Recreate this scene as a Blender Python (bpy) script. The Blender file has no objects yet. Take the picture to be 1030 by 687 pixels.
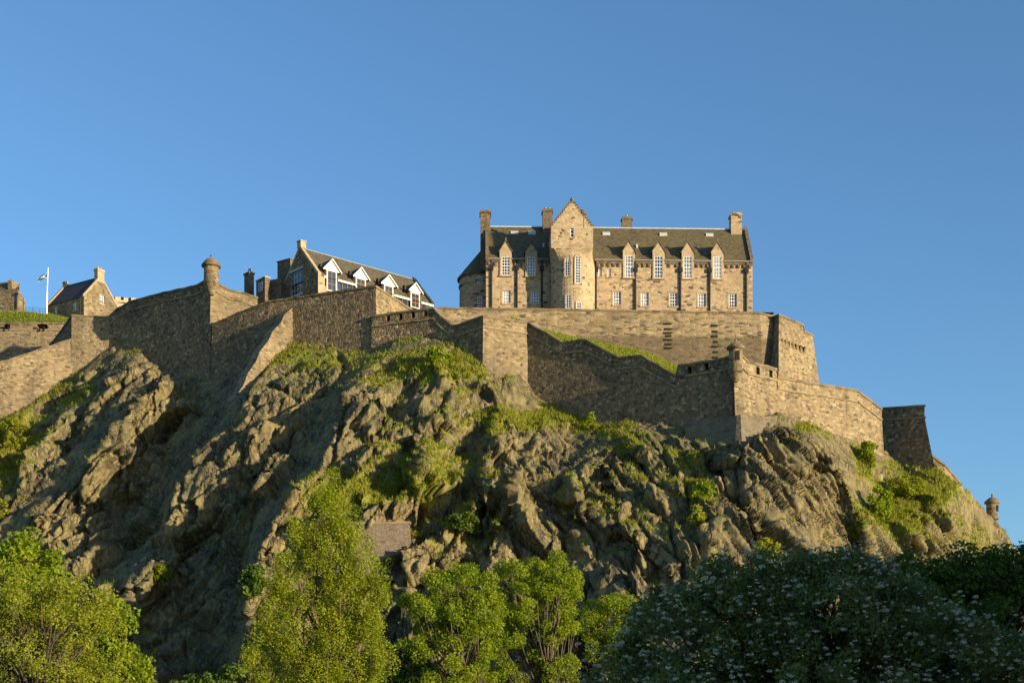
import bpy, bmesh, math, random
import numpy as np
from mathutils import Vector

random.seed(7)
rng = np.random.default_rng(11)
SC = bpy.context.scene
COL = SC.collection
R = math.radians

# ------------------------------------------------------------------ camera, sky, sun, exposure
F, CX, HY, CAMZ = 1430.0, 515.0, 760.0, 1.7          # a level view camera with its lens shifted up
cam_d = bpy.data.cameras.new('camera')
cam = bpy.data.objects.new('camera', cam_d); COL.objects.link(cam)
cam.location = (0, 0, CAMZ); cam.rotation_euler = (R(90), 0, 0)
cam_d.sensor_width = 36.0; cam_d.lens = F / 1030.0 * 36.0
cam_d.shift_y = (HY - 343.5) / 1030.0
cam_d.clip_start = 0.5; cam_d.clip_end = 6000
SC.camera = cam

SUN_EL = 7.0
SUN_AZ = math.degrees(math.atan2(0.832, -0.555))        # clockwise from +Y
sx, sy = math.sin(R(SUN_AZ)) * math.cos(R(SUN_EL)), math.cos(R(SUN_AZ)) * math.cos(R(SUN_EL))
SUN = Vector((sx, sy, math.sin(R(SUN_EL))))
world = bpy.data.worlds.new('World'); SC.world = world; world.use_nodes = True
wn = world.node_tree.nodes; wl = world.node_tree.links
for n in list(wn): wn.remove(n)
sky = wn.new('ShaderNodeTexSky'); sky.sky_type = 'NISHITA'; sky.sun_disc = False
sky.sun_elevation = R(SUN_EL); sky.sun_rotation = R(SUN_AZ)
sky.altitude = 200; sky.air_density = 1.0; sky.dust_density = 0.6; sky.ozone_density = 3.6
bg = wn.new('ShaderNodeBackground'); bg.inputs['Strength'].default_value = 0.096
wo = wn.new('ShaderNodeOutputWorld')
wl.new(sky.outputs[0], bg.inputs[0]); wl.new(bg.outputs[0], wo.inputs[0])

sun_d = bpy.data.lights.new('sun', 'SUN'); sun_d.energy = 2.8; sun_d.angle = R(0.5)
sun_d.color = (1.0, 0.80, 0.52)
sun_o = bpy.data.objects.new('sun', sun_d); COL.objects.link(sun_o)
sun_o.rotation_euler = SUN.to_track_quat('Z', 'Y').to_euler(); sun_o.location = (80, -60, 90)

vs = SC.view_settings
vs.view_transform = 'Standard'; vs.look = 'None'; vs.gamma = 1.0; vs.use_curve_mapping = False
vs.exposure = 1.56
SC.cycles.max_bounces = 5; SC.cycles.diffuse_bounces = 4; SC.cycles.transparent_max_bounces = 4
SC.cycles.use_denoising = True

# ------------------------------------------------------------------ helpers
def P(px, py, Y):
    """a photo position at a real distance Y -> the world point"""
    return Vector(((px - CX) / F * Y, Y, CAMZ + (HY - py) / F * Y))
def ZZ(py, Y): return CAMZ + (HY - py) / F * Y
def XX(px, Y): return (px - CX) / F * Y
def lerp(a, b, t): return a + (b - a) * t

def tag(o, label=None, cat=None, group=None, kind=None):
    if label: o['label'] = label
    if cat: o['category'] = cat
    if group: o['group'] = group
    if kind: o['kind'] = kind
    return o
def empty(name, loc, label, cat, group=None):
    o = bpy.data.objects.new(name, None); COL.objects.link(o); o.location = loc
    o.empty_display_size = 0.5
    return tag(o, label, cat, group, 'thing')

class MB:
    """collects faces in world coordinates; build() links them as ONE mesh object, measured from its thing's base"""
    def __init__(s): s.v = []; s.f = []; s.m = []
    def vert(s, p): s.v.append(tuple(p)); return len(s.v) - 1
    def poly(s, pts, m=0):
        i = len(s.v); s.v += [tuple(p) for p in pts]; s.f.append(tuple(range(i, i + len(pts)))); s.m.append(m)
    def grid(s, rows, m=0, close=False):
        i = len(s.v); w = len(rows[0])
        for r in rows: s.v += [tuple(p) for p in r]
        for a in range(len(rows) - 1):
            for b in range(w if close else w - 1):
                b2 = (b + 1) % w
                s.f.append((i + a * w + b, i + a * w + b2, i + (a + 1) * w + b2, i + (a + 1) * w + b)); s.m.append(m)
    def hexa(s, b4, t4, m=0):
        """box from four bottom and four top points, same order round"""
        i = len(s.v); s.v += [tuple(p) for p in b4] + [tuple(p) for p in t4]
        for q in ((3, 2, 1, 0), (4, 5, 6, 7), (0, 1, 5, 4), (1, 2, 6, 5), (2, 3, 7, 6), (3, 0, 4, 7)):
            s.f.append(tuple(i + k for k in q)); s.m.append(m)
    def lathe(s, c, prof, n=20, m=0, a0=0.0, a1=2 * math.pi):
        full = abs(a1 - a0 - 2 * math.pi) < 1e-6
        rows = []
        k = n if full else n + 1
        for r, z in prof:
            rows.append([(c[0] + r * math.cos(a0 + (a1 - a0) * j / n), c[1] + r * math.sin(a0 + (a1 - a0) * j / n), z) for j in range(k)])
        s.grid(rows, m, full)
    def tube(s, pts, rad, n=6, m=0):
        rows = []
        for i, p in enumerate(pts):
            p = Vector(p)
            d = (Vector(pts[min(i + 1, len(pts) - 1)]) - Vector(pts[max(i - 1, 0)])).normalized()
            a = d.orthogonal().normalized() if abs(d.z) < 0.9 else Vector((1, 0, 0)).cross(d).normalized()
            b = d.cross(a)
            r = rad[i] if isinstance(rad, (list, tuple)) else rad
            rows.append([p + a * (r * math.cos(2 * math.pi * j / n)) + b * (r * math.sin(2 * math.pi * j / n)) for j in range(n)])
        s.grid(rows, m, True)
    def build(s, name, mats, parent=None, smooth=False):
        me = bpy.data.meshes.new(name)
        off = Vector((0, 0, 0))
        if parent is not None:
            q = parent
            while q is not None: off += q.location; q = q.parent
        vv = [(p[0] - off.x, p[1] - off.y, p[2] - off.z) for p in s.v]
        me.from_pydata(vv, [], s.f); me.update()
        if not isinstance(mats, (list, tuple)): mats = [mats]
        for mt in mats: me.materials.append(mt)
        if len(mats) > 1: me.polygons.foreach_set('material_index', s.m)
        bm = bmesh.new(); bm.from_mesh(me)
        bmesh.ops.remove_doubles(bm, verts=bm.verts, dist=1e-4)
        bmesh.ops.recalc_face_normals(bm, faces=bm.faces); bm.to_mesh(me); bm.free()
        if smooth: me.shade_smooth()
        o = bpy.data.objects.new(name, me); COL.objects.link(o)
        if parent is not None: o.parent = parent
        return o

class Frame:
    """a vertical plane through two plan points; u along it, n outwards (towards the viewer's side), z up"""
    def __init__(s, A, B):
        s.A = Vector((A[0], A[1], 0)); B = Vector((B[0], B[1], 0))
        s.L = (B - s.A).length; s.u = (B - s.A).normalized(); s.n = Vector((s.u.y, -s.u.x, 0))
    def at(s, u, d, z): return s.A + s.u * u + s.n * d + Vector((0, 0, z))
    def px(s, px, py, d=0.0):
        """(u, z) where the sight line of a photo position meets the plane d in front of this one"""
        r = Vector(((px - CX) / F, 1.0, 0)); o = s.A + s.n * d
        t = o.dot(s.n) / r.dot(s.n); p = r * t
        return (p - o).dot(s.u), CAMZ + (HY - py) / F * t
    def box(s, mb, u0, u1, d0, d1, z0, z1, m=0):
        mb.hexa([s.at(u0, d0, z0), s.at(u1, d0, z0), s.at(u1, d1, z0), s.at(u0, d1, z0)],
                [s.at(u0, d0, z1), s.at(u1, d0, z1), s.at(u1, d1, z1), s.at(u0, d1, z1)], m)
    def panel(s, mb, u0, u1, z0, z1, holes=(), d=0.0, depth=0.3, m=0, step=None):
        us = sorted(set([u0, u1] + [h[0] for h in holes] + [h[1] for h in holes]))
        zs = sorted(set([z0, z1] + [h[2] for h in holes] + [h[3] for h in holes]))
        for a, b in zip(us, us[1:]):
            for c, e in zip(zs, zs[1:]):
                if b - a < 1e-5 or e - c < 1e-5: continue
                mu, mz = (a + b) / 2, (c + e) / 2
                if any(h[0] < mu < h[1] and h[2] < mz < h[3] for h in holes): continue
                mb.poly([s.at(a, d, c), s.at(b, d, c), s.at(b, d, e), s.at(a, d, e)], m)
        for a, b, c, e in holes:
            q = [(a, c), (b, c), (b, e), (a, e)]
            for i in range(4):
                (ua, za), (ub, zb) = q[i], q[(i + 1) % 4]
                mb.poly([s.at(ua, d, za), s.at(ub, d, zb), s.at(ub, d - depth, zb), s.at(ua, d - depth, za)], m)

# ------------------------------------------------------------------ numeric noise
def hash3(ix, iy, iz, seed=0):
    h = (ix.astype(np.int64) * 374761393 + iy.astype(np.int64) * 668265263 + iz.astype(np.int64) * 2147483647 + seed * 974634777) & 0xFFFFFFFF
    h = ((h ^ (h >> 13)) * 1274126177) & 0xFFFFFFFF
    h = ((h ^ (h >> 16)) * 2246822519) & 0xFFFFFFFF
    h = h ^ (h >> 15)
    return (h & 0xFFFFFF) / float(0x1000000)
def vnoise(p, seed=0):
    i = np.floor(p); f = p - i; f = f * f * f * (f * (f * 6 - 15) + 10)
    out = np.zeros(len(p))
    for a in (0, 1):
        for b in (0, 1):
            for c in (0, 1):
                w = (f[:, 0] if a else 1 - f[:, 0]) * (f[:, 1] if b else 1 - f[:, 1]) * (f[:, 2] if c else 1 - f[:, 2])
                out += w * hash3(i[:, 0] + a, i[:, 1] + b, i[:, 2] + c, seed)
    return out * 2 - 1
def fbm(p, octv=4, seed=0, gain=0.5):
    s = np.zeros(len(p)); a = 1.0
    for k in range(octv):
        s += a * vnoise(p * (2.03 ** k) + 17.3 * k, seed + k); a *= gain
    return s
def ridged(p, octv=4, seed=0, gain=0.55):
    s = np.zeros(len(p)); a = 1.0
    for k in range(octv):
        s += a * (1 - 2 * np.abs(vnoise(p * (2.1 ** k) + 9.7 * k, seed + k))); a *= gain
    return s
def facets(p, seed=0, tilt=1.0):
    """every cell of a jittered lattice is a plane with a height and a tilt of its own: broken, blocky rock"""
    i0 = np.floor(p); best = np.full(len(p), 1e9); val = np.zeros(len(p)); sec = np.full(len(p), 1e9)
    for a in (-1, 0, 1):
        for b in (-1, 0, 1):
            for c in (-1, 0, 1):
                q = i0 + np.array((a, b, c))
                r = [hash3(q[:, 0], q[:, 1], q[:, 2], seed + k) for k in range(7)]
                d = p - (q + np.stack(r[:3], 1))
                dd = (d * d).sum(1)
                v = (r[3] - 0.5) * 1.2 + tilt * (d[:, 0] * (r[4] - 0.5) + d[:, 1] * (r[5] - 0.5) + d[:, 2] * (r[6] - 0.5)) * 2
                m = dd < best
                sec = np.where(m, best, np.minimum(sec, dd))
                val = np.where(m, v, val); best = np.where(m, dd, best)
    return val, np.sqrt(sec) - np.sqrt(best)

def scallop(p, seed=0, tilt=0.7):
    """the lower envelope of many tilted bowls: flat-ish broken faces that meet in sharp edges"""
    i0 = np.floor(p); val = np.full(len(p), 1e9)
    for a in (-1, 0, 1):
        for b in (-1, 0, 1):
            for c in (-1, 0, 1):
                q = i0 + np.array((a, b, c))
                r = [hash3(q[:, 0], q[:, 1], q[:, 2], seed + k) for k in range(7)]
                d = p - (q + np.stack(r[:3], 1))
                val = np.minimum(val, r[3] * 0.7 + tilt * (d[:, 0] * (r[4] - 0.5) + d[:, 1] * (r[5] - 0.5) + d[:, 2] * (r[6] - 0.5)) * 2 + 0.9 * (d * d).sum(1))
    return val - 0.45

# ------------------------------------------------------------------ materials
def newmat(name):
    m = bpy.data.materials.new(name); m.use_nodes = True
    nt = m.node_tree; b = nt.nodes['Principled BSDF']; b.inputs['Roughness'].default_value = 0.9
    b.inputs['Specular IOR Level'].default_value = 0.2
    return m, nt, b
def N(nt, t, **kw):
    n = nt.nodes.new(t)
    for k, v in kw.items():
        if k in n.inputs: n.inputs[k].default_value = v
        else: setattr(n, k, v)
    return n
def ramp(nt, stops, interp='LINEAR'):
    n = nt.nodes.new('ShaderNodeValToRGB'); cr = n.color_ramp; cr.interpolation = interp
    while len(cr.elements) < len(stops): cr.elements.new(0.5)
    for e, (p, c) in zip(cr.elements, stops): e.position = p; e.color = (c[0], c[1], c[2], 1)
    return n
def mixc(nt, fac, a, b, mode='MIX'):
    n = nt.nodes.new('ShaderNodeMix'); n.data_type = 'RGBA'; n.blend_type = mode
    for sock, v in ((n.inputs[0], fac), (n.inputs[6], a), (n.inputs[7], b)):
        if hasattr(v, 'is_output'): nt.links.new(v, sock)
        elif isinstance(v, (int, float)): sock.default_value = v
        else: sock.default_value = (v[0], v[1], v[2], 1)
    return n.outputs[2]
def coords(nt, scale, kind='Object'):
    tc = nt.nodes.new('ShaderNodeTexCoord'); mp = nt.nodes.new('ShaderNodeMapping')
    mp.inputs['Scale'].default_value = scale
    nt.links.new(tc.outputs[kind], mp.inputs[0]); return mp.outputs[0]

def stone_mat(name, cols, size=(0.62, 0.30), bump=0.5, dark=0.16, stain=0.5, mortar=(0.30, 0.26, 0.19), mort=0.35, stain_col=(0.07, 0.06, 0.045), damp=None):
    m, nt, b = newmat(name); L = nt.links.new
    co = coords(nt, (1 / size[0], 1 / size[0], 1 / size[1]))
    ns = N(nt, 'ShaderNodeTexNoise', Scale=1.1, Detail=2.0); L(co, ns.inputs['Vector'])
    vo = N(nt, 'ShaderNodeTexVoronoi', Scale=1.0, Randomness=0.85); L(co, vo.inputs['Vector'])
    ve = N(nt, 'ShaderNodeTexVoronoi', Scale=1.0, Randomness=0.85, feature='DISTANCE_TO_EDGE'); L(co, ve.inputs['Vector'])
    sep = N(nt, 'ShaderNodeSeparateColor'); L(vo.outputs['Color'], sep.inputs[0])
    k = len(cols)
    cr = ramp(nt, [(0.0, cols[0])] + [((i + 0.5) / k, c) for i, c in enumerate(cols[1:-1], 1)] + [(1.0, cols[-1])]); L(sep.outputs[0], cr.inputs[0])
    # a few soot-black stones
    dk = ramp(nt, [(1 - dark - 0.04, (0, 0, 0)), (1 - dark + 0.04, (1, 1, 1))]); L(sep.outputs[1], dk.inputs[0])
    c = mixc(nt, dk.outputs[0], cr.outputs[0], (0.10, 0.078, 0.052))
    # mortar
    mo = ramp(nt, [(0.02, (1, 1, 1)), (0.09, (0, 0, 0))]); L(ve.outputs['Distance'], mo.inputs[0])
    mf = N(nt, 'ShaderNodeMath', operation='MULTIPLY'); L(mo.outputs[0], mf.inputs[0]); mf.inputs[1].default_value = mort
    c = mixc(nt, mf.outputs[0], c, mortar)
    # weathering: broad blotches and rain streaks
    c2 = coords(nt, (0.16, 0.16, 0.10)); n2 = N(nt, 'ShaderNodeTexNoise', Scale=1.0, Detail=6.0, Roughness=0.62); L(c2, n2.inputs['Vector'])
    r2 = ramp(nt, [(0.42, (0, 0, 0)), (0.72, (1, 1, 1))]); L(n2.outputs[0], r2.inputs[0])
    c3 = coords(nt, (1.1, 1.1, 0.10)); n3 = N(nt, 'ShaderNodeTexNoise', Scale=1.0, Detail=4.0, Roughness=0.6); L(c3, n3.inputs['Vector'])
    r3 = ramp(nt, [(0.5, (0, 0, 0)), (0.75, (1, 1, 1))]); L(n3.outputs[0], r3.inputs[0])
    ad = N(nt, 'ShaderNodeMath', operation='MAXIMUM'); L(r2.outputs[0], ad.inputs[0]); L(r3.outputs[0], ad.inputs[1])
    mu = N(nt, 'ShaderNodeMath', operation='MULTIPLY'); L(ad.outputs[0], mu.inputs[0]); mu.inputs[1].default_value = stain
    c = mixc(nt, mu.outputs[0], c, stain_col)
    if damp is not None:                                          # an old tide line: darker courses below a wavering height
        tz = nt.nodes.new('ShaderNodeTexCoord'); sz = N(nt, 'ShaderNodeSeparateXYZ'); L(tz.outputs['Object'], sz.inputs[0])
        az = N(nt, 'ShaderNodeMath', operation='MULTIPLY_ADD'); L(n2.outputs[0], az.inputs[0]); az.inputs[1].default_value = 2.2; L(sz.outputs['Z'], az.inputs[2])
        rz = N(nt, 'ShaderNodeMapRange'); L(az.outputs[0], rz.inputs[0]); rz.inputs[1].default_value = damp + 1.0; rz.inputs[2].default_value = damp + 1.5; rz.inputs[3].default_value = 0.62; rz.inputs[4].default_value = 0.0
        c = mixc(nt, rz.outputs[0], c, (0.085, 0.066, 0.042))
    L(c, b.inputs['Base Color'])
    # relief: every stone its own height, joints sunk
    h = N(nt, 'ShaderNodeMath', operation='MULTIPLY_ADD'); L(sep.outputs[2], h.inputs[0]); h.inputs[1].default_value = 0.6
    pw = N(nt, 'ShaderNodeMath', operation='MINIMUM'); L(ve.outputs['Distance'], pw.inputs[0]); pw.inputs[1].default_value = 0.16
    pm = N(nt, 'ShaderNodeMath', operation='MULTIPLY_ADD'); L(pw.outputs[0], pm.inputs[0]); pm.inputs[1].default_value = 4.0; L(ns.outputs[0], pm.inputs[2])
    L(pm.outputs[0], h.inputs[2])
    bu = N(nt, 'ShaderNodeBump', Strength=bump, Distance=0.12); L(h.outputs[0], bu.inputs['Height']); L(bu.outputs[0], b.inputs['Normal'])
    return m

STONE_FINE = stone_mat('pink_tan_sandstone', [(0.291, 0.210, 0.123), (0.446, 0.340, 0.199), (0.485, 0.370, 0.228), (0.388, 0.270, 0.171), (0.533, 0.430, 0.275)],
                       size=(0.62, 0.30), bump=0.3, dark=0.08, stain=0.25, mort=0.25)
STONE_TOWER = stone_mat('tower_sandstone', [(0.324, 0.239, 0.132), (0.450, 0.350, 0.211), (0.495, 0.386, 0.238), (0.396, 0.285, 0.176), (0.522, 0.423, 0.273)],
                        size=(0.64, 0.30), bump=0.3, dark=0.05, stain=0.2, mort=0.25)
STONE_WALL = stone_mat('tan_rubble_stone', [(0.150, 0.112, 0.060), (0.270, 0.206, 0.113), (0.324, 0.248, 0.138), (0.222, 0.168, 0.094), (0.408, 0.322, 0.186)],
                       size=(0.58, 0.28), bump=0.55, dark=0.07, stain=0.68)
STONE_ROUGH_SHADE = stone_mat('shade_side_rough_rubble', [(0.144, 0.104, 0.055), (0.246, 0.172, 0.093), (0.302, 0.219, 0.118), (0.202, 0.143, 0.079), (0.491, 0.365, 0.208)],
                        size=(0.42, 0.36), bump=0.9, dark=0.08, stain=0.6, mortar=(0.2, 0.17, 0.12))  # for faces turned from the sun; part of their shade is in the colour
STONE_LIGHT = stone_mat('pale_dressed_stone', [(0.38, 0.28, 0.17), (0.46, 0.35, 0.21), (0.5, 0.39, 0.25), (0.42, 0.31, 0.19)],
                        size=(0.8, 0.36), bump=0.2, dark=0.03, stain=0.3)
STONE_SOOT = stone_mat('sooty_chimney_stone', [(0.10, 0.075, 0.045), (0.17, 0.127, 0.077), (0.2, 0.15, 0.092), (0.12, 0.09, 0.056)],
                       size=(0.6, 0.34), bump=0.3, dark=0.2, stain=0.5)
STONE_COPE = stone_mat('weathered_coping_stone', [(0.14, 0.11, 0.07), (0.2, 0.155, 0.095), (0.24, 0.185, 0.115), (0.17, 0.13, 0.08)],
                       size=(1.1, 0.6), bump=0.3, dark=0.12, stain=0.4)
STONE_STRING = stone_mat('string_course_stone', [(0.22, 0.17, 0.10), (0.28, 0.215, 0.13), (0.32, 0.25, 0.15), (0.25, 0.19, 0.115)], size=(1.1, 0.6), bump=0.3, dark=0.12, stain=0.4)
BRICK_PATCH = stone_mat('brown_block_masonry', [(0.145, 0.115, 0.083), (0.178, 0.143, 0.101), (0.204, 0.161, 0.115), (0.170, 0.138, 0.097)],
                        size=(0.55, 0.26), bump=0.5, dark=0.03, stain=0.25, mortar=(0.1, 0.08, 0.06), mort=0.6)

def slate_mat(name, col, moss, mossy=0.6):
    m, nt, b = newmat(name); L = nt.links.new
    co = coords(nt, (1 / 0.45, 1 / 0.45, 1 / 0.26)); vo = N(nt, 'ShaderNodeTexVoronoi', Scale=1.0, Randomness=0.5); L(co, vo.inputs['Vector'])
    sp = N(nt, 'ShaderNodeSeparateColor'); L(vo.outputs['Color'], sp.inputs[0])
    cr = ramp(nt, [(0, [x * 0.62 for x in col]), (1, [x * 1.35 for x in col])]); L(sp.outputs[0], cr.inputs[0])
    n2 = N(nt, 'ShaderNodeTexNoise', Scale=0.45, Detail=6.0, Roughness=0.65); L(coords(nt, (1, 1, 0.5)), n2.inputs['Vector'])
    r2 = ramp(nt, [(0.35, (0, 0, 0)), (0.65, (1, 1, 1))]); L(n2.outputs[0], r2.inputs[0])
    f = N(nt, 'ShaderNodeMath', operation='MULTIPLY'); L(r2.outputs[0], f.inputs[0]); f.inputs[1].default_value = mossy
    L(mixc(nt, f.outputs[0], cr.outputs[0], moss), b.inputs['Base Color'])
    bu = N(nt, 'ShaderNodeBump', Strength=0.4, Distance=0.05); L(sp.outputs[1], bu.inputs['Height']); L(bu.outputs[0], b.inputs['Normal'])
    b.inputs['Roughness'].default_value = 0.75
    return m
SLATE_MOSS = slate_mat('mossy_brown_slate', (0.10, 0.085, 0.055), (0.14, 0.115, 0.04))
SLATE_GREY = slate_mat('brown_grey_slate', (0.095, 0.083, 0.062), (0.14, 0.115, 0.065), 0.5)
SLATE_DARK = slate_mat('dark_slate', (0.05, 0.05, 0.055), (0.06, 0.06, 0.05), 0.3)

def plain(name, col, rough=0.7, var=0.12, metal=0.0, scale=3.0):
    m, nt, b = newmat(name); L = nt.links.new
    n = N(nt, 'ShaderNodeTexNoise', Scale=scale, Detail=4.0); L(coords(nt, (1, 1, 1)), n.inputs['Vector'])
    r = ramp(nt, [(0.3, [c * (1 - var) for c in col]), (0.7, [min(1, c * (1 + var)) for c in col])]); L(n.outputs[0], r.inputs[0])
    L(r.outputs[0], b.inputs['Base Color']); b.inputs['Roughness'].default_value = rough; b.inputs['Metallic'].default_value = metal
    return m
WHITE = plain('white_window_paint', (0.78, 0.78, 0.76), 0.5, 0.04)
CREAM = plain('cream_painted_boards', (0.80, 0.76, 0.66), 0.5, 0.04)
GUTTER = plain('grey_painted_gutter', (0.26, 0.25, 0.23), 0.5, 0.15)
LEAD = plain('lead_flashing', (0.45, 0.46, 0.47), 0.5, 0.15)
IRON = plain('black_iron', (0.02, 0.02, 0.022), 0.5, 0.2)
POT = plain('clay_chimney_pot', (0.42, 0.27, 0.15), 0.8, 0.15)
WOODT = plain('brown_timber_frame', (0.24, 0.14, 0.07), 0.6, 0.2)
DARKHOLE = plain('slot_shade_black', (0.02, 0.017, 0.013), 0.95, 0.2)  # near-black colour standing in for the shade inside slots and slits
FLAGBLUE = plain('blue_flag_cloth', (0.02, 0.10, 0.20), 0.8, 0.1)
FLAGWHITE = plain('white_flag_cloth', (0.7, 0.68, 0.6), 0.8, 0.05)
GLASS, nt_, b_ = newmat('window_glass')
b_.inputs['Base Color'].default_value = (0.03, 0.045, 0.07, 1); b_.inputs['Roughness'].default_value = 0.08
b_.inputs['Specular IOR Level'].default_value = 0.9

GLASS_PALE = plain('window_glass_painted_sky', (0.16, 0.19, 0.23), 0.15, 0.5, scale=1.5)  # sky reflection put into the pane's base colour
GLASS_BLIND_SKY = plain('window_glass_blind_painted_sky', (0.34, 0.35, 0.36), 0.2, 0.25, scale=1.5)  # blind and reflected sky mixed into one pale base colour
for g_ in (GLASS_PALE, GLASS_BLIND_SKY): g_.node_tree.nodes['Principled BSDF'].inputs['Specular IOR Level'].default_value = 0.8
# rock: broken volcanic basalt with lichen, moss on ledges (the moss attribute is where plants grow)
ROCK, nt, b = newmat('lichened_basalt'); L = nt.links.new
n1 = N(nt, 'ShaderNodeTexNoise', Scale=0.14, Detail=8.0, Roughness=0.65); L(coords(nt, (1, 1, 1)), n1.inputs['Vector'])
r1 = ramp(nt, [(0.30, (0.095, 0.085, 0.056)), (0.45, (0.168, 0.148, 0.084)), (0.6, (0.222, 0.186, 0.095)), (0.75, (0.128, 0.118, 0.076))]); L(n1.outputs[0], r1.inputs[0])
n2 = N(nt, 'ShaderNodeTexNoise', Scale=1.6, Detail=6.0, Roughness=0.7); L(coords(nt, (1, 1, 0.55)), n2.inputs['Vector'])
r2 = ramp(nt, [(0.32, (0.42, 0.42, 0.44)), (0.66, (1.45, 1.4, 1.25))]); L(n2.outputs[0], r2.inputs[0])
c = mixc(nt, 1.0, r1.outputs[0], r2.outputs[0], 'MULTIPLY')
n5 = N(nt, 'ShaderNodeTexNoise', Scale=0.5, Detail=5.0, Roughness=0.7); L(coords(nt, (1, 1, 1)), n5.inputs['Vector'])
r5 = ramp(nt, [(0.55, (0, 0, 0)), (0.70, (1, 1, 1))]); L(n5.outputs[0], r5.inputs[0])
f5 = N(nt, 'ShaderNodeMath', operation='MULTIPLY'); L(r5.outputs[0], f5.inputs[0]); f5.inputs[1].default_value = 0.45
c = mixc(nt, f5.outputs[0], c, (0.24, 0.20, 0.10))
wn_ = N(nt, 'ShaderNodeTexNoise', Scale=0.5, Detail=4.0); L(coords(nt, (1, 1, 1)), wn_.inputs['Vector'])
def joints(scale, rot, lo, hi):
    tc = nt.nodes.new('ShaderNodeTexCoord'); mp = nt.nodes.new('ShaderNodeMapping'); mp.inputs['Rotation'].default_value = (0, R(rot), 0); mp.inputs['Scale'].default_value = scale
    ad = N(nt, 'ShaderNodeVectorMath', operation='MULTIPLY_ADD'); L(wn_.outputs['Color'], ad.inputs[0]); ad.inputs[1].default_value = (2.0, 2.0, 2.0); L(tc.outputs['Object'], ad.inputs[2]); L(ad.outputs[0], mp.inputs[0])
    v = N(nt, 'ShaderNodeTexVoronoi', Scale=1.0, Randomness=1.0, feature='DISTANCE_TO_EDGE'); L(mp.outputs[0], v.inputs['Vector'])
    r = ramp(nt, [(lo, (1, 1, 1)), (hi, (0, 0, 0))]); L(v.outputs['Distance'], r.inputs[0]); return r.outputs[0], v.outputs['Distance']
j1, jd1 = joints((0.55, 0.45, 0.2), 30, 0.015, 0.07)
j2, jd2 = joints((1.2, 1.0, 0.5), -34, 0.01, 0.09)
jm = N(nt, 'ShaderNodeMath', operation='MAXIMUM'); L(j1, jm.inputs[0]); L(j2, jm.inputs[1])
jn = N(nt, 'ShaderNodeTexNoise', Scale=0.3, Detail=3.0); L(coords(nt, (1, 1, 1)), jn.inputs['Vector'])
jr = ramp(nt, [(0.4, (0, 0, 0)), (0.6, (1, 1, 1))]); L(jn.outputs[0], jr.inputs[0])
jf = N(nt, 'ShaderNodeMath', operation='MULTIPLY'); L(jm.outputs[0], jf.inputs[0]); L(jr.outputs[0], jf.inputs[1])
jg = N(nt, 'ShaderNodeMath', operation='MULTIPLY'); L(jf.outputs[0], jg.inputs[0]); jg.inputs[1].default_value = 0.8
c = mixc(nt, jg.outputs[0], c, (0.045, 0.042, 0.035))
at = N(nt, 'ShaderNodeAttribute', attribute_name='moss')
n3 = N(nt, 'ShaderNodeTexNoise', Scale=0.9, Detail=6.0, Roughness=0.75); L(coords(nt, (1, 1, 1)), n3.inputs['Vector'])
s3 = N(nt, 'ShaderNodeMath', operation='ADD'); L(at.outputs['Fac'], s3.inputs[0]); L(n3.outputs[0], s3.inputs[1])
r3 = ramp(nt, [(0.88, (0, 0, 0)), (1.12, (1, 1, 1))])
L(s3.outputs[0], r3.inputs[0])
n4 = N(nt, 'ShaderNodeTexNoise', Scale=0.35, Detail=4.0); L(coords(nt, (1, 1, 1)), n4.inputs['Vector'])
r4 = ramp(nt, [(0.35, (0.11, 0.15, 0.016)), (0.5, (0.19, 0.20, 0.025)), (0.66, (0.22, 0.18, 0.06))]); L(n4.outputs[0], r4.inputs[0])
c = mixc(nt, r3.outputs[0], c, r4.outputs[0])
L(c, b.inputs['Base Color']); b.inputs['Roughness'].default_value = 0.95
bn = N(nt, 'ShaderNodeTexNoise', Scale=1.7, Detail=9.0, Roughness=0.75); L(coords(nt, (1, 1, 0.6)), bn.inputs['Vector'])
bh = N(nt, 'ShaderNodeMath', operation='MULTIPLY_ADD'); L(jf.outputs[0], bh.inputs[0]); bh.inputs[1].default_value = -1.0; L(bn.outputs[0], bh.inputs[2])
bu = N(nt, 'ShaderNodeBump', Strength=0.7, Distance=0.25); L(bh.outputs[0], bu.inputs['Height']); L(bu.outputs[0], b.inputs['Normal'])

def leaf_mat(name, cols, trans=0.5, rough=0.55):
    m, nt, b = newmat(name); L = nt.links.new
    a = N(nt, 'ShaderNodeAttribute', attribute_name='tint')
    k = len(cols) - 1
    r = ramp(nt, [(i / k, c) for i, c in enumerate(cols)]); L(a.outputs['Fac'], r.inputs[0])
    L(r.outputs[0], b.inputs['Base Color']); b.inputs['Roughness'].default_value = rough
    t = nt.nodes.new('ShaderNodeBsdfTranslucent'); L(mixc(nt, 1.0, r.outputs[0], (1.15, 1.1, 0.6), 'MULTIPLY'), t.inputs[0])
    mx = nt.nodes.new('ShaderNodeMixShader'); mx.inputs[0].default_value = trans
    L(b.outputs[0], mx.inputs[1]); L(t.outputs[0], mx.inputs[2]); L(mx.outputs[0], nt.nodes['Material Output'].inputs[0])
    return m
LEAF_YELLOW = leaf_mat('yellow_green_leaves', [(0.163, 0.202, 0.017), (0.306, 0.340, 0.024), (0.404, 0.410, 0.044)])
LEAF_POPLAR = leaf_mat('olive_gold_leaves', [(0.160, 0.204, 0.013), (0.299, 0.349, 0.020), (0.406, 0.431, 0.039)])
LEAF_GREEN = leaf_mat('fresh_green_leaves', [(0.127, 0.190, 0.013), (0.241, 0.325, 0.018), (0.356, 0.403, 0.028)])
LEAF_DARK = leaf_mat('dark_green_leaves', [(0.085, 0.115, 0.03), (0.165, 0.20, 0.06), (0.25, 0.28, 0.10)], 0.3)
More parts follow.
